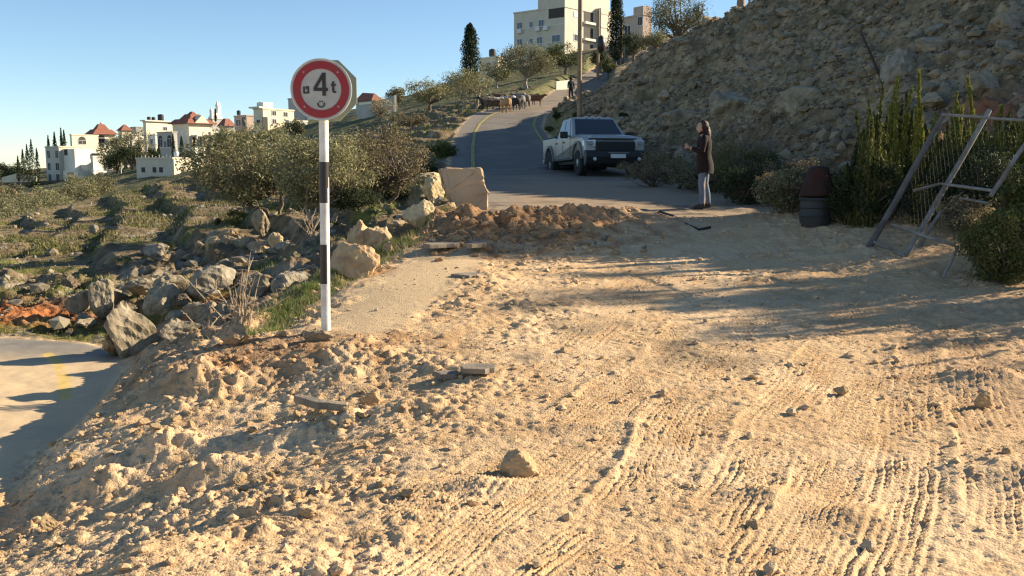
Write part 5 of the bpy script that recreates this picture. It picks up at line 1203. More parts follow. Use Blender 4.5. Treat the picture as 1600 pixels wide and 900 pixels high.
glyph('letter', [[(797, 325), (820, 325), (820, 440), (797, 425)], [(785, 352), (836, 352), (836, 368), (785, 368)], [(800, 422), (836, 422), (836, 440), (808, 440)]])
glyph('letter', [[(503, 376), (519, 376), (519, 446), (503, 446)], [(503, 430), (562, 430), (562, 446), (503, 446)], [(546, 384), (562, 384), (562, 446), (546, 446)], [(530, 374), (562, 374), (562, 388), (530, 388)], [(530, 374), (540, 374), (540, 400), (530, 400)]])
def arc(cxx, cyy, ro, ri, a0, a1, n=12, sy=1):
    return [(cxx + ro * cos(a0 + (a1 - a0) * k / n), cyy + sy * ro * sin(a0 + (a1 - a0) * k / n)) for k in range(n + 1)] + [(cxx + ri * cos(a1 + (a0 - a1) * k / n), cyy + sy * ri * sin(a1 + (a0 - a1) * k / n)) for k in range(n + 1)]
glyph('letter', [arc(682, 552, 38, 25, 0, pi, 12, .95), [(644, 540), (657, 536), (657, 556), (644, 556)], [(707, 536), (720, 540), (720, 556), (707, 556)], [(663, 520), (676, 520), (676, 532), (663, 532)], [(688, 520), (701, 520), (701, 532), (688, 532)]])
for a in (.78, 2.35, 3.93, 5.5): disc(.008, fy - .007, fy, (cx + .236 * cos(a), 0, cz + .236 * sin(a)), 10).build('bolt', M_steel, pl)
# second plate bolted to the back of the pole, octagonal
oa = .300; mb = MB(); ocx = cx + .026
mb.prism([(ocx + oa / cos(pi / 8) * cos(pi / 8 + k * pi / 4), cz + oa / cos(pi / 8) * sin(pi / 8 + k * pi / 4)) for k in range(8)], pr + .012, pr + .030, axis='Y')
oc = mb.build('octagonal_plate', M_grn, root)
for dz in (-.16, .16): MB().bb(cx - .10, cx + .10, -pr - .024, -pr - .002, cz + dz - .02, cz + dz + .02).build('bracket', M_steel, root)

# ------------------------------------------------------------------ utility poles
M_wood = mat('weathered_wood', (.36, .235, .14), .85, c2=(.24, .15, .09), scale=3, bump=.4, bscale=25)
def upole(lab, u, v, y, hgt, r_, extra=None, vis_top=None, z=None):
    b = P(u, v, y); 
    b[2] = Hs(b[0], b[1]) if z is None else b[2]
    o = MB().tube([(0, 0, -1), (0, 0, hgt * .5), (0.0, 0, hgt)], [r_ * 1.1, r_ * .95, r_ * .8], 12)
    rt = empty('utility_pole', tuple(b)); tag(rt, lab, 'utility pole', 'wooden utility poles along the road'); o.build('shaft', M_wood, rt, smooth_=True)
    return rt, b
rt, b = upole('thick wooden utility pole rising behind the pickup truck', 905, 192, 45, 9.5, .105)
MB().tube([(0, 0, 5.35), (.35, -.1, 5.5), (.5, -.15, 5.5)], .03, 6).build('lamp_arm', M_steel, rt, smooth_=True)
rt, b = upole('utility pole with a dark cable bundle on its shaft', 934, 125, 112, 7.8, .16)
MB().lathe([(.1, 3.0), (.42, 3.3), (.5, 4.0), (.38, 4.6), (.1, 4.9)], 10, (.35, -.1, 0)).build('cable_bundle', M_black, rt, smooth_=True)
rt, b = upole('most distant utility pole beside the thick cypress', 971, 92, 135, 7.2, .15)
rt, b = upole('short dark post on the crest of the rubble slope at the top edge', 1157, 22, 50.5, 1.3, .22)
M_rebar = mat('dark_stick', (.06, .05, .04), .8)
g = hit(1375, 120); s = g[1] / F_PX
tag(MB().tube([tuple(P(1376, 122, g[1])), tuple(P(1362, 88, g[1] - .1)), tuple(P(1345, 50, g[1] - .2))], .035, 6).build('stick', M_rebar, smooth_=True), 'dark stick poking up out of the rubble slope', 'stick')
for lab, u, v0, v1, y in [('slim lamp post in front of the trees between the white houses', 190, 283, 243, 175), ('slim post right of the domed roof villa', 318, 262, 215, 170)]:
    a = P(u, v0, y); c = P(u, v1, y); rt = empty('lamp_post', tuple(a)); tag(rt, lab, 'lamp post'); MB().tube([(0, 0, -1), (0, 0, c[2] - a[2])], .09, 6).build('shaft', B_frame, rt)
    MB().box((.3, 0, c[2] - a[2] + .05), (.9, .2, .12)).build('lamp_head', B_frame, rt)
# wires
M_wire = mat('wire', (.03, .03, .03), .6)

# ------------------------------------------------------------------ gate of steel tube lying tilted against the plants
M_tube = mat('weathered_gate_steel', (.24, .235, .22), .6, c2=(.15, .12, .09), scale=5)
M_tubeb = mat('rusty_wood_post', (.13, .12, .11), .75, var=.4, scale=4)
def gp(u, v, y): return tuple(P(u, v, y))
gr = empty('gate', tuple(P(1440, 400, 12.6))); tag(gr, 'tilted steel gate frame with chain link leaning among the plants', 'gate'); go = np.array(gr.location)
def rel(p): return tuple(np.array(p) - go)
yb = [hit(1357, 388)[1] - .1, hit(1412, 404)[1], hit(1476, 434)[1]]
def bar(name, pts, r_, m=M_tube):
    a_, b_ = Vector(rel(pts[0])), Vector(rel(pts[-1])); rb = random.Random(len(COL.objects))
    if len(pts) == 2: q = [a_.lerp(b_, t) + Vector((rb.uniform(-1, 1), rb.uniform(-1, 1), rb.uniform(-1, 1))) * .007 * (t * (1 - t) * 4) for t in (0, .2, .4, .6, .8, 1)]
    else: q = [Vector(rel(p)) for p in pts]
    return MB().tube(q, r_ * .85, 8).build(name, m, gr, smooth_=True)
bar('post', [gp(1356, 390, yb[0]), gp(1476, 178, yb[0] + .3)], .052, M_tubeb)
bar('post', [gp(1412, 406, yb[1]), gp(1546, 172, yb[0] + .25)], .042)
bar('post', [gp(1434, 388, yb[1] + .4), gp(1470, 330, yb[1] + .5)], .03)
bar('post', [gp(1474, 434, yb[2]), gp(1497, 386, yb[2] + .05)], .024)
bar('post', [gp(1548, 306, yb[2] + .1), gp(1640, 170, yb[2] + .4)], .034)
bar('rail', [gp(1472, 179, yb[0] + .27), gp(1615, 189, yb[2] + .5)], .024)
bar('rail', [gp(1393, 350, yb[1] + .3), gp(1497, 386, yb[2] + .05)], .022)
bar('rail', [gp(1366, 378, yb[0] - .05), gp(1414, 400, yb[1] - .02)], .025)
bar('rail', [gp(1428, 298, yb[1]), gp(1470, 287, yb[1] + .1), gp(1552, 298, yb[2] + .15)], .024)
bar('rail', [gp(1500, 310, yb[2] + .2), gp(1545, 318, yb[2] + .2)], .02)
mb = MB()
A, Bq, Cq, Dq = [np.array(rel(p)) for p in (gp(1394, 348, yb[1] + .28), gp(1497, 384, yb[2] + .08), gp(1612, 190, yb[2] + .5), gp(1474, 181, yb[0] + .28))]
def bl(s_, t_): return (A * (1 - s_) + Bq * s_) * (1 - t_) + (Dq * (1 - s_) + Cq * s_) * t_
N = 16
for k in range(-N, N):
    for sg in (1, -1):
        a0 = max(0, k / N if sg == 1 else -((k) / N)); p, q = [], []
        s0, t0 = (k / N, 0.0); s1, t1 = (k / N + 1, 1.0)
        if sg == -1: s0, s1 = 1 - s0, 1 - s1
        ts = [t for t in (0, 1) if 0 <= s0 + (s1 - s0) * t <= 1] + [t for t in ((0 - s0) / (s1 - s0), (1 - s0) / (s1 - s0)) if 0 < t < 1]
        if len(ts) >= 2:
            ta, tb = min(ts), max(ts)
            if tb - ta > .02: mb.tube([tuple(bl(s0 + (s1 - s0) * ta, ta)), tuple(bl(s0 + (s1 - s0) * tb, tb))], .0010, 3, caps=False)
mb.build('chain_link', mat('wire_mesh', (.06, .06, .055), .7), gr)
# ------------------------------------------------------------------ barrel with a sack on it
M_drum = mat('faded_grey_plastic', (.035, .036, .033), .6, var=.3); M_sack = mat('dark_red_cloth', (.045, .015, .012), .95, c2=(.025, .020, .017), scale=4, bump=.8, bscale=8)
g = hit(1281, 360); s = g[1] / F_PX; z = Hs(g[0], g[1]); br = 25 * s
root = empty('barrel', (g[0], g[1] + br, z)); tag(root, 'squat grey barrel standing in the shade at the plants', 'barrel')
bh = 42 * s
MB().lathe([(br * .9, -.02), (br * .95, bh * .1), (br * 1.0, bh * .35), (br * 1.04, bh * .37), (br * 1.0, bh * .4), (br * .98, bh * .65), (br * 1.03, bh * .67), (br * .98, bh * .7), (br * .95, bh)], 28).build('drum', M_drum, root, smooth_=True)
MB().lathe([(br * 1.0, bh - .03), (br * 1.05, bh), (br * 1.0, bh + .025)], 28).build('rim', M_drum, root, smooth_=True)
V, Fc = ico(4); Q = V.copy(); t = (np.sign(V[:, 2]) * np.abs(V[:, 2]) ** .8 + 1) / 2
hh_ = 50 * s; hr_ = np.hypot(V[:, 0], V[:, 1]) + 1e-6; sq = np.minimum(1, hr_ * 1.9) / hr_; Q[:, 0] *= sq * br * (1.10 - .55 * t ** 1.3); Q[:, 1] *= sq * br * (1.0 - .45 * t); Q[:, 2] = t * hh_
Q[:, :2] *= (1 + .10 * n3(V, .5, 3) + .05 * n3(V, .22, 4))[:, None]; Q[:, 0] += .03 * t
o = link('sack', np_mesh('sack', Q, Fc, True), M_sack, loc=(g[0], g[1] + br, z + bh + .027)); tag(o, 'slumped dark red sack on top of the grey barrel', 'sack')

# ------------------------------------------------------------------ pickup truck
M_body = mat('dusty_silver_paint', (.38, .385, .36), .3, metal=.25, c2=(.29, .27, .23), scale=1.4, spec=.5); M_blk = mat('black_plastic', (.018, .018, .018), .5)
M_glass = mat('dark_glass', (.015, .02, .025), .06, spec=.8); M_sglass = mat('side_glass', (.10, .13, .15), .05, spec=1.0); M_tyre = mat('tyre_rubber', (.025, .024, .022), .85, var=.2); M_rim = mat('alloy_rim', (.30, .30, .30), .4, metal=.7)  # side glass paler and bluer: sky reflection put into its colour
M_lamp = mat('lamp_glass', (.60, .62, .60), .1, spec=.9); M_plate = mat('plate_white', (.62, .63, .62), .5); M_flare = mat('grey_flare', (.15, .155, .155), .5)
zt = 1.33
troot = empty('pickup_truck', (2.66, 32.75, zt)); troot.rotation_euler = (R(-1.2), 0, R(12)); tag(troot, 'dusty silver crew cab pickup truck with black grille parked on the asphalt', 'pickup truck')
def arc2(cy, cz, r_, a0, a1, n=9): return [(cy + r_ * cos(a0 + (a1 - a0) * k / n), cz + r_ * sin(a0 + (a1 - a0) * k / n)) for k in range(n + 1)]
wf, wr_, rw = -1.85, 1.72, .43
prof = [(-2.66, .60)] + [(wf - .53, .60)] + arc2(wf, .52, .53, pi * .95, pi * .05)[0:] + [(wf + .53, .58), (wr_ - .53, .60)] + arc2(wr_, .52, .53, pi * .95, pi * .05) + [(wr_ + .53, .62), (2.75, .66), (2.80, 1.36), (1.02, 1.36), (1.0, 1.30), (-.98, 1.30), (-1.05, 1.30), (-2.30, 1.21), (-2.64, 1.07)]
mb = MB(); mb.prism(prof, -.98, .98); body = mb.build('body', M_body, troot, bevel=.055)
for fc in body.data.polygons: fc.use_smooth = False
MB().hexa([(-.80, -2.62, 1.16), (.80, -2.62, 1.16), (.84, -1.02, 1.28), (-.84, -1.02, 1.28), (-.70, -2.45, 1.255), (.70, -2.45, 1.255), (.72, -1.04, 1.375), (-.72, -1.04, 1.375)]).build('hood', M_body, troot, bevel=.03)
MB().hexa([(-.93, -1.05, 1.26), (.93, -1.05, 1.26), (.93, 1.0, 1.26), (-.93, 1.0, 1.26), (-.73, -.28, 1.95), (.73, -.28, 1.95), (.74, .82, 1.95), (-.74, .82, 1.95)]).build('cab', M_body, troot, bevel=.055)
MB().hexa([(-.72, -.26, 1.945), (.72, -.26, 1.945), (.73, .80, 1.945), (-.73, .80, 1.945), (-.60, -.10, 1.985), (.60, -.10, 1.985), (.60, .68, 1.985), (-.60, .68, 1.985)]).build('roof', M_body, troot, bevel=.012)
def quadpane(name, pts, m, off, parent=troot, th=.012):
    p = [Vector(q) for q in pts]; n = (p[1] - p[0]).cross(p[3] - p[0]).normalized()
    mb = MB(); mb.hexa([tuple(q + n * (off - th)) for q in p] + [tuple(q + n * off) for q in p]); return mb.build(name, m, parent)
def lerp(a, b, t): return tuple(a[i] * (1 - t) + b[i] * t for i in range(3))
fl, fr_, tl, tr = (-.93, -1.05, 1.26), (.93, -1.05, 1.26), (-.73, -.28, 1.95), (.73, -.28, 1.95)
def onwin(a, b, c, d, s0, s1, t0, t1):  # a,b bottom; d,c top
    f = lambda s_, t_: lerp(lerp(a, b, s_), lerp(d, c, s_), t_)
    return [f(s0, t0), f(s1, t0), f(s1, t1), f(s0, t1)]
quadpane('windshield', onwin(fl, fr_, tr, tl, .06, .94, .14, .93), M_glass, .010)
bl_, tl2 = (-.93, 1.0, 1.26), (-.74, .82, 1.95)
br_, tr2 = (.93, 1.0, 1.26), (.74, .82, 1.95)
for (a, b, c, d, sg) in ((fl, bl_, tl2, tl, -1), (fr_, br_, tr2, tr, 1)):
    for s0, s1, nm in ((.20, .50, 'side_window'), (.55, .84, 'side_window')):
        pts = onwin(a, b, c, d, s0, s1, .14, .90)
        if s0 == .20: pts[0] = onwin(a, b, c, d, .14, s1, .14, .9)[0]; pts[3] = onwin(a, b, c, d, .12, s1, .14, .9)[3]
        pts = pts if sg == 1 else [pts[1], pts[0], pts[3], pts[2]]
        quadpane(nm, pts, M_sglass, .012)
quadpane('rear_window', onwin(br_, bl_, tl2, tr2, .1, .9, .2, .88), M_glass, .012)
# flat dark panel in place of the shaded bed cavity, tailgate
MB().bb(-.86, .86, 1.10, 2.70, 1.361, 1.366).build('bed', M_blk, troot)
for x in (-.93, .93): MB().bb(x - .045, x + .045, 1.06, 2.78, 1.362, 1.40).build('bed_rail', M_blk, troot, bevel=.01)
MB().bb(-.88, .88, 2.801, 2.83, .74, 1.30).build('tailgate', M_body, troot)
MB().bb(-.95, .95, 2.78, 2.98, .50, .66).build('rear_bumper', M_rim, troot, bevel=.03)
MB().bb(-.80, .80, -2.5, 2.7, .42, .70).build('underbody', M_blk, troot)
for x in (-.5, .5): pass
# front
fg = MB().bb(-.63, .63, -2.73, -2.64, .76, 1.06).build('grille', M_blk, troot, bevel=.02)
for z_ in (.84, .92, 1.0): MB().bb(-.57, .57, -2.745, -2.731, z_ - .012, z_ + .012).build('grille_bar', M_blk, fg)
MB().prism([(-2.62, .80), (-2.86, .76), (-2.90, .60), (-2.84, .38), (-2.60, .26), (-2.55, .80)], -1.0, 1.0).build('front_bumper', M_blk, troot, bevel=.035)  # black bumper drawn deep to stand for the shade below it
for x in (-1, 1):
    hl = MB().hexa([(x * .66, -2.715, .90), (x * .99, -2.60, .92), (x * .99, -2.40, .92), (x * .66, -2.40, .90), (x * .64, -2.70, 1.12), (x * .985, -2.56, 1.10), (x * .985, -2.40, 1.10), (x * .62, -2.40, 1.12)]).build('headlight', M_lamp, troot, bevel=.012)
    MB().lathe([(.055, -2.735), (.07, -2.70), (.075, -2.66)], 14, (x * .78, 0, 1.0), 'Y').build('reflector', M_rim, hl, smooth_=True)
    mr = MB().box((x * 1.13, -.72, 1.36), (.26, .10, .22)).build('side_mirror', M_blk, troot, bevel=.03)
    MB().tube([(x * .90, -.74, 1.32), (x * 1.02, -.72, 1.33)], .022, 6).build('arm', M_blk, mr)
    for yy in (-.18, .78): MB().box((x * .99, yy, 1.14), (.03, .16, .05)).build('door_handle', M_blk, troot, bevel=.008)
    for yy in (-.95, .03, .98): MB().bb(x * .983, x * .986, yy - .008, yy + .008, .66, 1.28).build('door_seam', M_blk, troot)
    MB().bb(x * .975, x * 1.01, -1.25, 1.15, .54, .62).build('side_step', M_blk, troot, bevel=.01)
    for cy in (wf, wr_):
        o_ = arc2(cy, .52, .60, pi * .98, pi * .02, 14); i_ = arc2(cy, .52, .525, pi * .02, pi * .98, 14)
        MB().prism(o_ + i_, x * .97, x * 1.035).build('wheel_arch', M_flare, troot)
        wh = MB().lathe([(.26, -.13), (.38, -.14), (.43, -.10), (.435, 0), (.43, .10), (.38, .14), (.26, .13)], 30, (x * .86, cy, .43), 'X').build('wheel', M_tyre, troot, smooth_=True)
        MB().lathe([(.25, x * .10 - .01), (.26, x * .125), (.20, x * .11), (.08, x * .14)], 20, (x * .86, cy, .43), 'X').build('rim', M_rim, wh, smooth_=True)
for i, x in enumerate((-.22, 0, .22)): MB().box((x, -.22, 1.985), (.09, .12, .035)).build('roof_lamp', M_lamp, troot, bevel=.01)
for x in (-.72, .72): MB().lathe([(.05, -2.91), (.06, -2.89), (.06, -2.86)], 12, (x, 0, .52), 'Y').build('fog_lamp', M_lamp, troot, smooth_=True)
MB().bb(-.22, .26, -2.935, -2.905, .545, .665).build('license_plate', M_plate, troot)
MB().bb(-.30, .36, -2.93, -2.90, .69, .715).build('bumper_bar', M_rim, troot)
for x in (-.35, .35): MB().tube([(x * .4, -1.15, 1.385), (x * 1.6, -.98, 1.37)], .008, 4).build('wiper', M_blk, troot)

# ------------------------------------------------------------------ people and sheep
def skin(name, verts, edges, radii, m, parent=None, sub=2, root=0):
    me = bpy.data.meshes.new(name + '_cage'); me.from_pydata(verts, edges, []); o = bpy.data.objects.new(name + '_cage', me); COL.objects.link(o)
    sk = o.modifiers.new('s', 'SKIN'); sk.use_smooth_shade = True
    ss = o.modifiers.new('u', 'SUBSURF'); ss.levels = sub; ss.render_levels = sub
    for i, r_ in enumerate(radii):
        d = me.skin_vertices[0].data[i]; d.radius = (r_, r_) if not hasattr(r_, '__len__') else r_; d.use_root = (i == root)
    dg = bpy.context.evaluated_depsgraph_get(); dg.update()
    me2 = bpy.data.meshes.new_from_object(o.evaluated_get(dg)); me2.name = name
    bpy.data.objects.remove(o); me2.materials.clear()
    return link(name, me2, m, parent)
M_skin = mat('skin', (.42, .26, .18), .6); M_coat = mat('dark_maroon_coat', (.007, .0035, .0035), .9, c2=(.016, .0065, .006), scale=6, bump=.4); M_jean = mat('pale_jeans', (.13, .17, .23), .85, c2=(.10, .13, .18), scale=9)
M_hair = mat('auburn_hair', (.045, .014, .008), .6, c2=(.02, .008, .005), scale=14, bump=.6); M_shoe = mat('dark_shoe', (.04, .035, .03), .7); M_cloth = mat('dark_blue_clothes', (.02, .024, .032), .85); M_scarf = mat('dark_scarf', (.022, .012, .011), .9)
# the woman faces left towards the truck side, hands raised in front holding a phone
g = hit(1097, 327); wz = Hs(g[0], g[1])
wroot = empty('person', (g[0], g[1], wz), R(-8)); tag(wroot, 'woman in a long dark maroon coat and pale jeans holding a phone up', 'person')
# local: -x is her front, y is sideways
bv = [(0, 0, .90), (.0, 0, 1.08), (-.005, 0, 1.24), (.0, 0, 1.36), (-.015, 0, 1.46), (-.03, 0, 1.54), (-.035, 0, 1.60),      # 0-6 pelvis..head
      (0, -.17, 1.34), (-.03, -.20, 1.12), (-.22, -.13, 1.14), (-.27, -.115, 1.17),                                          # 7-10 right arm
      (0, .17, 1.34), (-.03, .20, 1.12), (-.22, .12, 1.17), (-.27, .10, 1.20),                                              # 11-14 left arm
      (.0, -.09, .84), (-.01, -.09, .47), (.02, -.09, .09), (-.05, -.10, .03), (-.12, -.10, .025),                                # 15-19 leg
      (.0, .09, .84), (.03, .10, .47), (.06, .10, .09), (-.01, .11, .03), (-.08, .11, .025)]
be = [(0, 1), (1, 2), (2, 3), (3, 4), (4, 5), (5, 6), (3, 7), (7, 8), (8, 9), (9, 10), (3, 11), (11, 12), (12, 13), (13, 14), (0, 15), (15, 16), (16, 17), (17, 18), (18, 19), (0, 20), (20, 21), (21, 22), (22, 23), (23, 24)]
brd = [.13, .115, .13, .10, .048, .08, .085, .06, .045, .036, .026, .06, .045, .036, .026, .085, .055, .038, .038, .026, .085, .055, .038, .038, .026]
skin('body', bv, be, brd, M_skin, wroot)
# head with face
def head(parent, c, s_, face, m_skin, m_hair, longhair=True):
    V, Fc = ico(4); Q = V * np.array([.088, .076, .112])
    f = -V[:, 0]  # towards the face (-x)
    Q[:, 0] += np.where(V[:, 2] < -.2, -.012 * np.clip(-V[:, 2], 0, 1), 0)
    nose = np.exp(-((V[:, 1] / .12) ** 2 + ((V[:, 2] + .12) / .22) ** 2)) * (f > .5); Q[:, 0] -= .020 * nose
    eye = (np.exp(-(((np.abs(V[:, 1]) - .36) / .14) ** 2 + ((V[:, 2] - .08) / .1) ** 2))) * (f > .4); Q[:, 0] += .009 * eye
    mouth = np.exp(-((V[:, 1] / .25) ** 2 + ((V[:, 2] + .48) / .05) ** 2)) * (f > .3); Q[:, 0] += .004 * mouth
    h_ = link('head', np_mesh('head', Q * s_ + np.array(c), Fc, True), m_skin, parent)
    ey = MB()
    for sy in (-1, 1): ey.lathe([(.002, -.004), (.011, 0), (.002, .004)], 8, (c[0] - .079 * s_, c[1] + sy * .029 * s_, c[2] + .010), 'X')
    ey.build('eye', M_blk, h_)
    return h_
hd = head(wroot, (-.045, 0, 1.555), 1.0, None, M_skin, M_hair)
V, Fc = ico(4)
Q = V * np.array([.100, .092, .120]); Q[:, 0] += .022; Q[:, 2] += .012
keep_face = (V[:, 0] < -.45) & (V[:, 2] < .62); Q[keep_face] *= np.array([.55, .9, .85])
Q = Q + np.array([-.03, 0, 1.565]); Q *= 1; Q[:, :2] += (n3(V, .2, 7) * .010)[:, None]
hr = link('hair', np_mesh('hair', Q, Fc, True), M_hair, hd)
Q = V * np.array([.070, .105, .17]); Q[:, 0] *= 1 - .2 * V[:, 2]; Q += np.array([.065, 0, 1.43]); Q[:, :2] += (n3(V, .25, 8) * .014)[:, None]
link('hair_length', np_mesh('hair_length', Q, Fc, True), M_hair, hr)
# coat: lofted rings, sleeves as tubes
mb = MB(); rings = []
prof = [(.68, .165, .185), (.74, .17, .19), (.85, .165, .185), (.98, .15, .175), (1.06, .135, .165), (1.18, .145, .185), (1.28, .145, .20), (1.36, .12, .195), (1.41, .085, .13), (1.45, .065, .075), (1.48, .062, .07)]
n = 24; V = []; Fc = []
for (z_, rx_, ry_) in prof:
    for k in range(n):
        a = 2 * pi * k / n; fold = 1 + (.05 * sin(a * 5 + 1) + .03 * sin(a * 9)) * max(0, (1.05 - z_)) / .4
        V.append((.012 + rx_ * cos(a) * fold + (.02 if z_ < .9 else 0), ry_ * sin(a) * fold, z_ + (.012 * sin(a * 3) if z_ < .7 else 0)))
for i in range(len(prof) - 1):
    for k in range(n): Fc.append((i * n + k, i * n + (k + 1) % n, (i + 1) * n + (k + 1) % n, (i + 1) * n + k))
mb.add(V, Fc); ct = mb.build('coat', M_coat, wroot, smooth_=True)
for sy in (-1, 1):
    MB().tube([(0.01, sy * .150, 1.385), (0, sy * .185, 1.33), (-.02, sy * .215, 1.22), (-.035, sy * .215, 1.11), (-.09, sy * .185, 1.105), (-.22, sy * .13, 1.15 + (.01 if sy > 0 else 0))], [.055, .072, .064, .058, .052, .040], 12).build('sleeve', M_coat, ct, smooth_=True)
MB().tube([(.03, -.09, 1.43), (-.05, -.07, 1.45), (-.075, 0, 1.435), (-.05, .07, 1.45), (.03, .09, 1.43)], .032, 10).build('collar', M_scarf, ct, smooth_=True)
for sy, dx, kx in ((-1, -.03, -.02), (1, .10, .06)):
    MB().tube([(.01, sy * .08, .80), (.0 + dx * .5, sy * .09, .62), (-.01 + kx, sy * .093, .47), (.015 + dx * .8, sy * .095, .28), (.022 + dx, sy * .098, .085)], [.088, .078, .064, .060, .048], 14).build('trouser_leg', M_jean, wroot, smooth_=True)
    sh = MB(); sh.hexa([(-.155 + dx, sy * .10 - .045, 0.0), (.075 + dx, sy * .10 - .04, 0.0), (.075 + dx, sy * .10 + .04, 0.0), (-.155 + dx, sy * .10 + .045, 0.0), (-.13 + dx, sy * .10 - .03, .055), (.06 + dx, sy * .10 - .036, .12), (.06 + dx, sy * .10 + .036, .12), (-.13 + dx, sy * .10 + .03, .055)])
    sh.build('shoe', M_shoe, wroot, bevel=.014)
def hand(parent, c, sy):
    """palm with five separate bent fingers, closed round the phone"""
    c = Vector(c); vs = [c, c + Vector((-.035, 0, .01)), c + Vector((-.065, 0, .02))]; es = [(0, 1), (1, 2)]; rs = [.020, .026, .022]
    for k, (dz, L) in enumerate(((.028, .030), (.012, .034), (-.006, .031), (-.022, .025))):
        b = len(vs); vs += [c + Vector((-.070, sy * .004, dz)), c + Vector((-.070 - L * .8, -sy * .012, dz + .003)), c + Vector((-.070 - L * .7, -sy * .034, dz + .004))]; es += [(2, b), (b, b + 1), (b + 1, b + 2)]; rs += [.009, .0085, .007]
    b = len(vs); vs += [c + Vector((-.030, -sy * .016, .034)), c + Vector((-.058, -sy * .024, .052)), c + Vector((-.08, -sy * .028, .058))]; es += [(1, b), (b, b + 1), (b + 1, b + 2)]; rs += [.010, .009, .008]
    return skin('hand', [tuple(v) for v in vs], es, rs, M_skin, parent, sub=1, root=0)
hand(wroot, (-.265, -.115, 1.17), -1); hand(wroot, (-.265, .105, 1.195), 1)
ph = MB().box((-.365, 0.0, 1.215), (.012, .155, .078)).build('phone', M_blk, bevel=.003)
ph.parent = None; Mw = Matrix.Translation(wroot.location) @ Matrix.Rotation(wroot.rotation_euler.z, 4, 'Z'); ph.matrix_world = Mw
tag(ph, 'dark phone held up in both hands of the woman in the maroon coat', 'phone')

# shepherd far up the road
g = hit(892, 158, 60); 
sroot = empty('person', (g[0], g[1], Hs(g[0], g[1])), R(20)); tag(sroot, 'shepherd in dark clothes standing on the far road with a stick', 'person')
bv2 = [(0, 0, .95), (0, 0, 1.15), (0, 0, 1.32), (0, 0, 1.45), (0, 0, 1.56), (0, -.01, 1.66), (0, -.01, 1.74), (-.2, 0, 1.42), (-.26, -.03, 1.15), (-.30, -.12, .95), (.2, 0, 1.42), (.25, 0, 1.14), (.24, -.08, .90), (-.10, 0, .88), (-.12, -.02, .48), (-.13, .02, .08), (-.13, -.12, .04), (.10, 0, .88), (.13, .02, .48), (.15, .04, .08), (.15, -.10, .04)]
be2 = [(0, 1), (1, 2), (2, 3), (3, 4), (4, 5), (5, 6), (3, 7), (7, 8), (8, 9), (3, 10), (10, 11), (11, 12), (0, 13), (13, 14), (14, 15), (15, 16), (0, 17), (17, 18), (18, 19), (19, 20)]
skin('body', bv2, be2, [.17, .16, .17, .14, .06, .095, .085, .085, .065, .045, .085, .065, .045, .11, .085, .06, .05, .11, .085, .06, .05], M_cloth, sroot)
V, Fc = ico(3); link('headscarf', np_mesh('headscarf', V * np.array([.125, .13, .15]) + np.array([0, .015, 1.70]), Fc, True), M_scarf, sroot)
st_ = MB().tube([(-.52, -.32, 0), (-.30, -.13, .98), (-.27, -.10, 1.25)], .018, 6).build('stick', M_wood); st_.matrix_world = Matrix.Translation(sroot.location) @ Matrix.Rotation(R(20), 4, 'Z')
tag(st_, 'walking stick in the hand of the shepherd', 'stick')

# sheep: one mesh per animal
def sheep_mesh(seed, m, graze=False, horn=False):
    rg = np.random.default_rng(seed); hz = .36 if graze else .86; hx = -.72
    vs = [(.45, 0, .60), (.20, 0, .62), (-.10, 0, .61), (-.38, 0, .63), (-.54, 0, .70 if not graze else .60), (-.64, 0, .80 if not graze else .44), (-.72, 0, .83 if not graze else .32), (-.86, 0, .77 if not graze else .20), (.56, 0, .56), (.60, 0, .42)]
    es = [(0, 1), (1, 2), (2, 3), (3, 4), (4, 5), (5, 6), (6, 7), (0, 8), (8, 9)]; rs = [.19, .235, .235, .19, .12, .085, .075, .045, .07, .045]
    for (x, at) in ((-.36, 3), (.40, 0)):
        for sy in (-1, 1):
            b = len(vs); bx = .05 if x > 0 else 0
            vs += [(x, sy * .12, .42), (x + bx, sy * .12, .24), (x - bx * .2, sy * .12, .03)]; es += [(at, b), (b, b + 1), (b + 1, b + 2)]; rs += [.065, .036, .026]
    for sy in (-1, 1):
        b = len(vs); q = vs[6]; vs += [(q[0] + .05, sy * .12, q[2] - .01)]; es += [(6, b)]; rs += [.022]
    if horn:
        for sy in (-1, 1): b = len(vs); q = vs[5]; vs += [(q[0] + .02, sy * .06, q[2] + .12), (q[0] + .10, sy * .10, q[2] + .20)]; es += [(5, b), (b, b + 1)]; rs += [.025, .012]
    o = skin('sheep', vs, es, rs, m, sub=2, root=1); me = o.data
    n_ = len(me.vertices); q = np.empty(n_ * 3); me.vertices.foreach_get('co', q); q = q.reshape(-1, 3)
    wool = smooth(.34, .46, q[:, 2]) * (q[:, 0] > -.60); nn = n3(q, .12, seed) * .035 * wool
    ctr = np.stack([q[:, 0], q[:, 1] * 0, q[:, 0] * 0 + .60], 1); d = q - ctr; d /= np.linalg.norm(d, axis=1)[:, None] + 1e-6
    q = q + d * nn[:, None]; me.vertices.foreach_set('co', q.ravel()); me.update(); bpy.data.objects.remove(o); return me
S_brown = mat('dark_brown_wool', (.075, .045, .03), .95, c2=(.12, .08, .055), scale=4, bump=.8, bscale=14); S_gold = mat('golden_wool', (.42, .26, .12), .95, c2=(.30, .17, .08), scale=4, bump=.8, bscale=14)
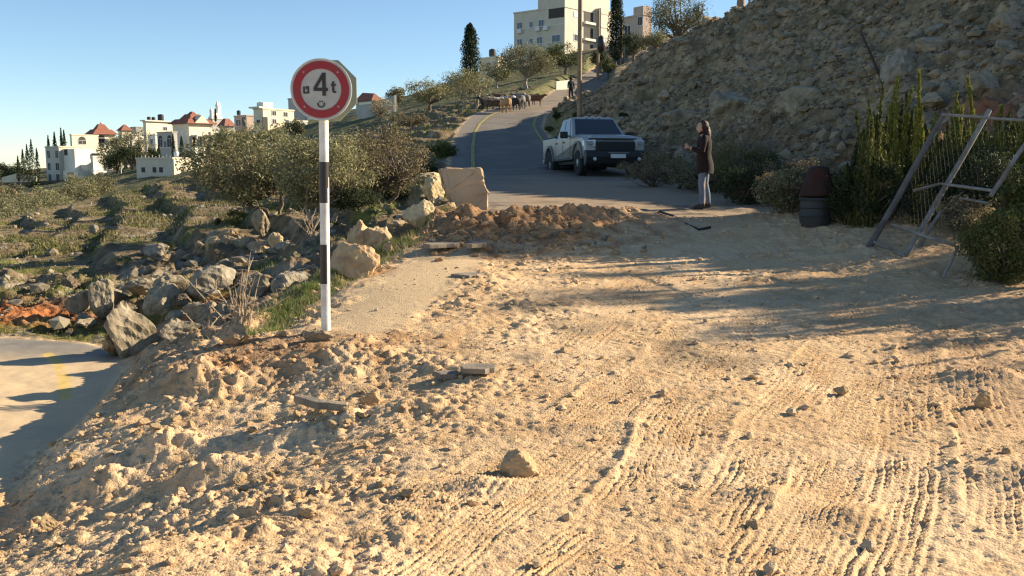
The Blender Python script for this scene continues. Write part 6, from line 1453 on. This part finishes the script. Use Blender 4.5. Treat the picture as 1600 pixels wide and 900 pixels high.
S_grey = mat('grey_wool', (.22, .20, .18), .95, c2=(.14, .12, .11), scale=4, bump=.8, bscale=14); S_white = mat('dirty_white_wool', (.50, .46, .38), .95, c2=(.34, .30, .25), scale=4, bump=.8, bscale=14); S_blk = mat('black_wool', (.02, .018, .016), .95, c2=(.05, .045, .04), scale=4)
S_red = mat('reddish_goat_hair', (.17, .085, .045), .9, c2=(.10, .05, .03), scale=4)
SM = {}
def sheep(lab, u, v, y, rz, m, graze=False, horn=False, s_=1.0, cat='sheep', name='sheep'):
    key = (m.name, graze, horn)
    if key not in SM: SM[key] = sheep_mesh(len(SM) + 3, m, graze, horn)
    b = P(u, v, y); z = Hs(b[0], b[1]) 
    o = bpy.data.objects.new(name, SM[key]); COL.objects.link(o); o.location = (b[0], b[1], z); o.rotation_euler = (0, 0, R(rz)); o.scale = (s_,) * 3
    tag(o, lab, cat, 'flock on the road')
sheep('dark brown sheep facing left at the left front of the flock', 770, 179, 61, 5, S_brown); sheep('golden sheep seen from behind, brightest of the flock', 791, 178, 60, -75, S_gold, s_=1.12)
sheep('dark sheep at the left end half behind the foremost brown one', 762, 172, 64, 20, S_blk, s_=.95); sheep('white faced sheep in the shade behind the foremost brown one', 777, 170, 65, 10, S_white, s_=.9)
sheep('black horned goat right beside the golden sheep', 804, 173, 62.5, -60, S_blk, horn=True, cat='goat', name='goat'); sheep('pale sheep with raised head behind the golden sheep', 796, 166, 66, -40, S_white, s_=.95)
sheep('grey sheep standing in the middle of the flock', 815, 170, 64, -100, S_grey, s_=1.1); sheep('dark grey sheep right of the middle of the flock', 821, 168, 65.5, -70, S_grey, graze=True, s_=1.05)
sheep('horned grey goat at the back of the flock', 812, 161, 69, -30, S_grey, horn=True, cat='goat', name='goat'); sheep('reddish goat standing side on at the right end of the flock', 836, 166, 67, 175, S_red, s_=1.0, cat='goat', name='goat')
sheep('dark sheep between the grey one and the reddish goat', 827, 164, 68.5, 150, S_blk, s_=.95); sheep('small dark lamb at the back of the flock', 783, 162, 70, 10, S_brown, s_=.8)
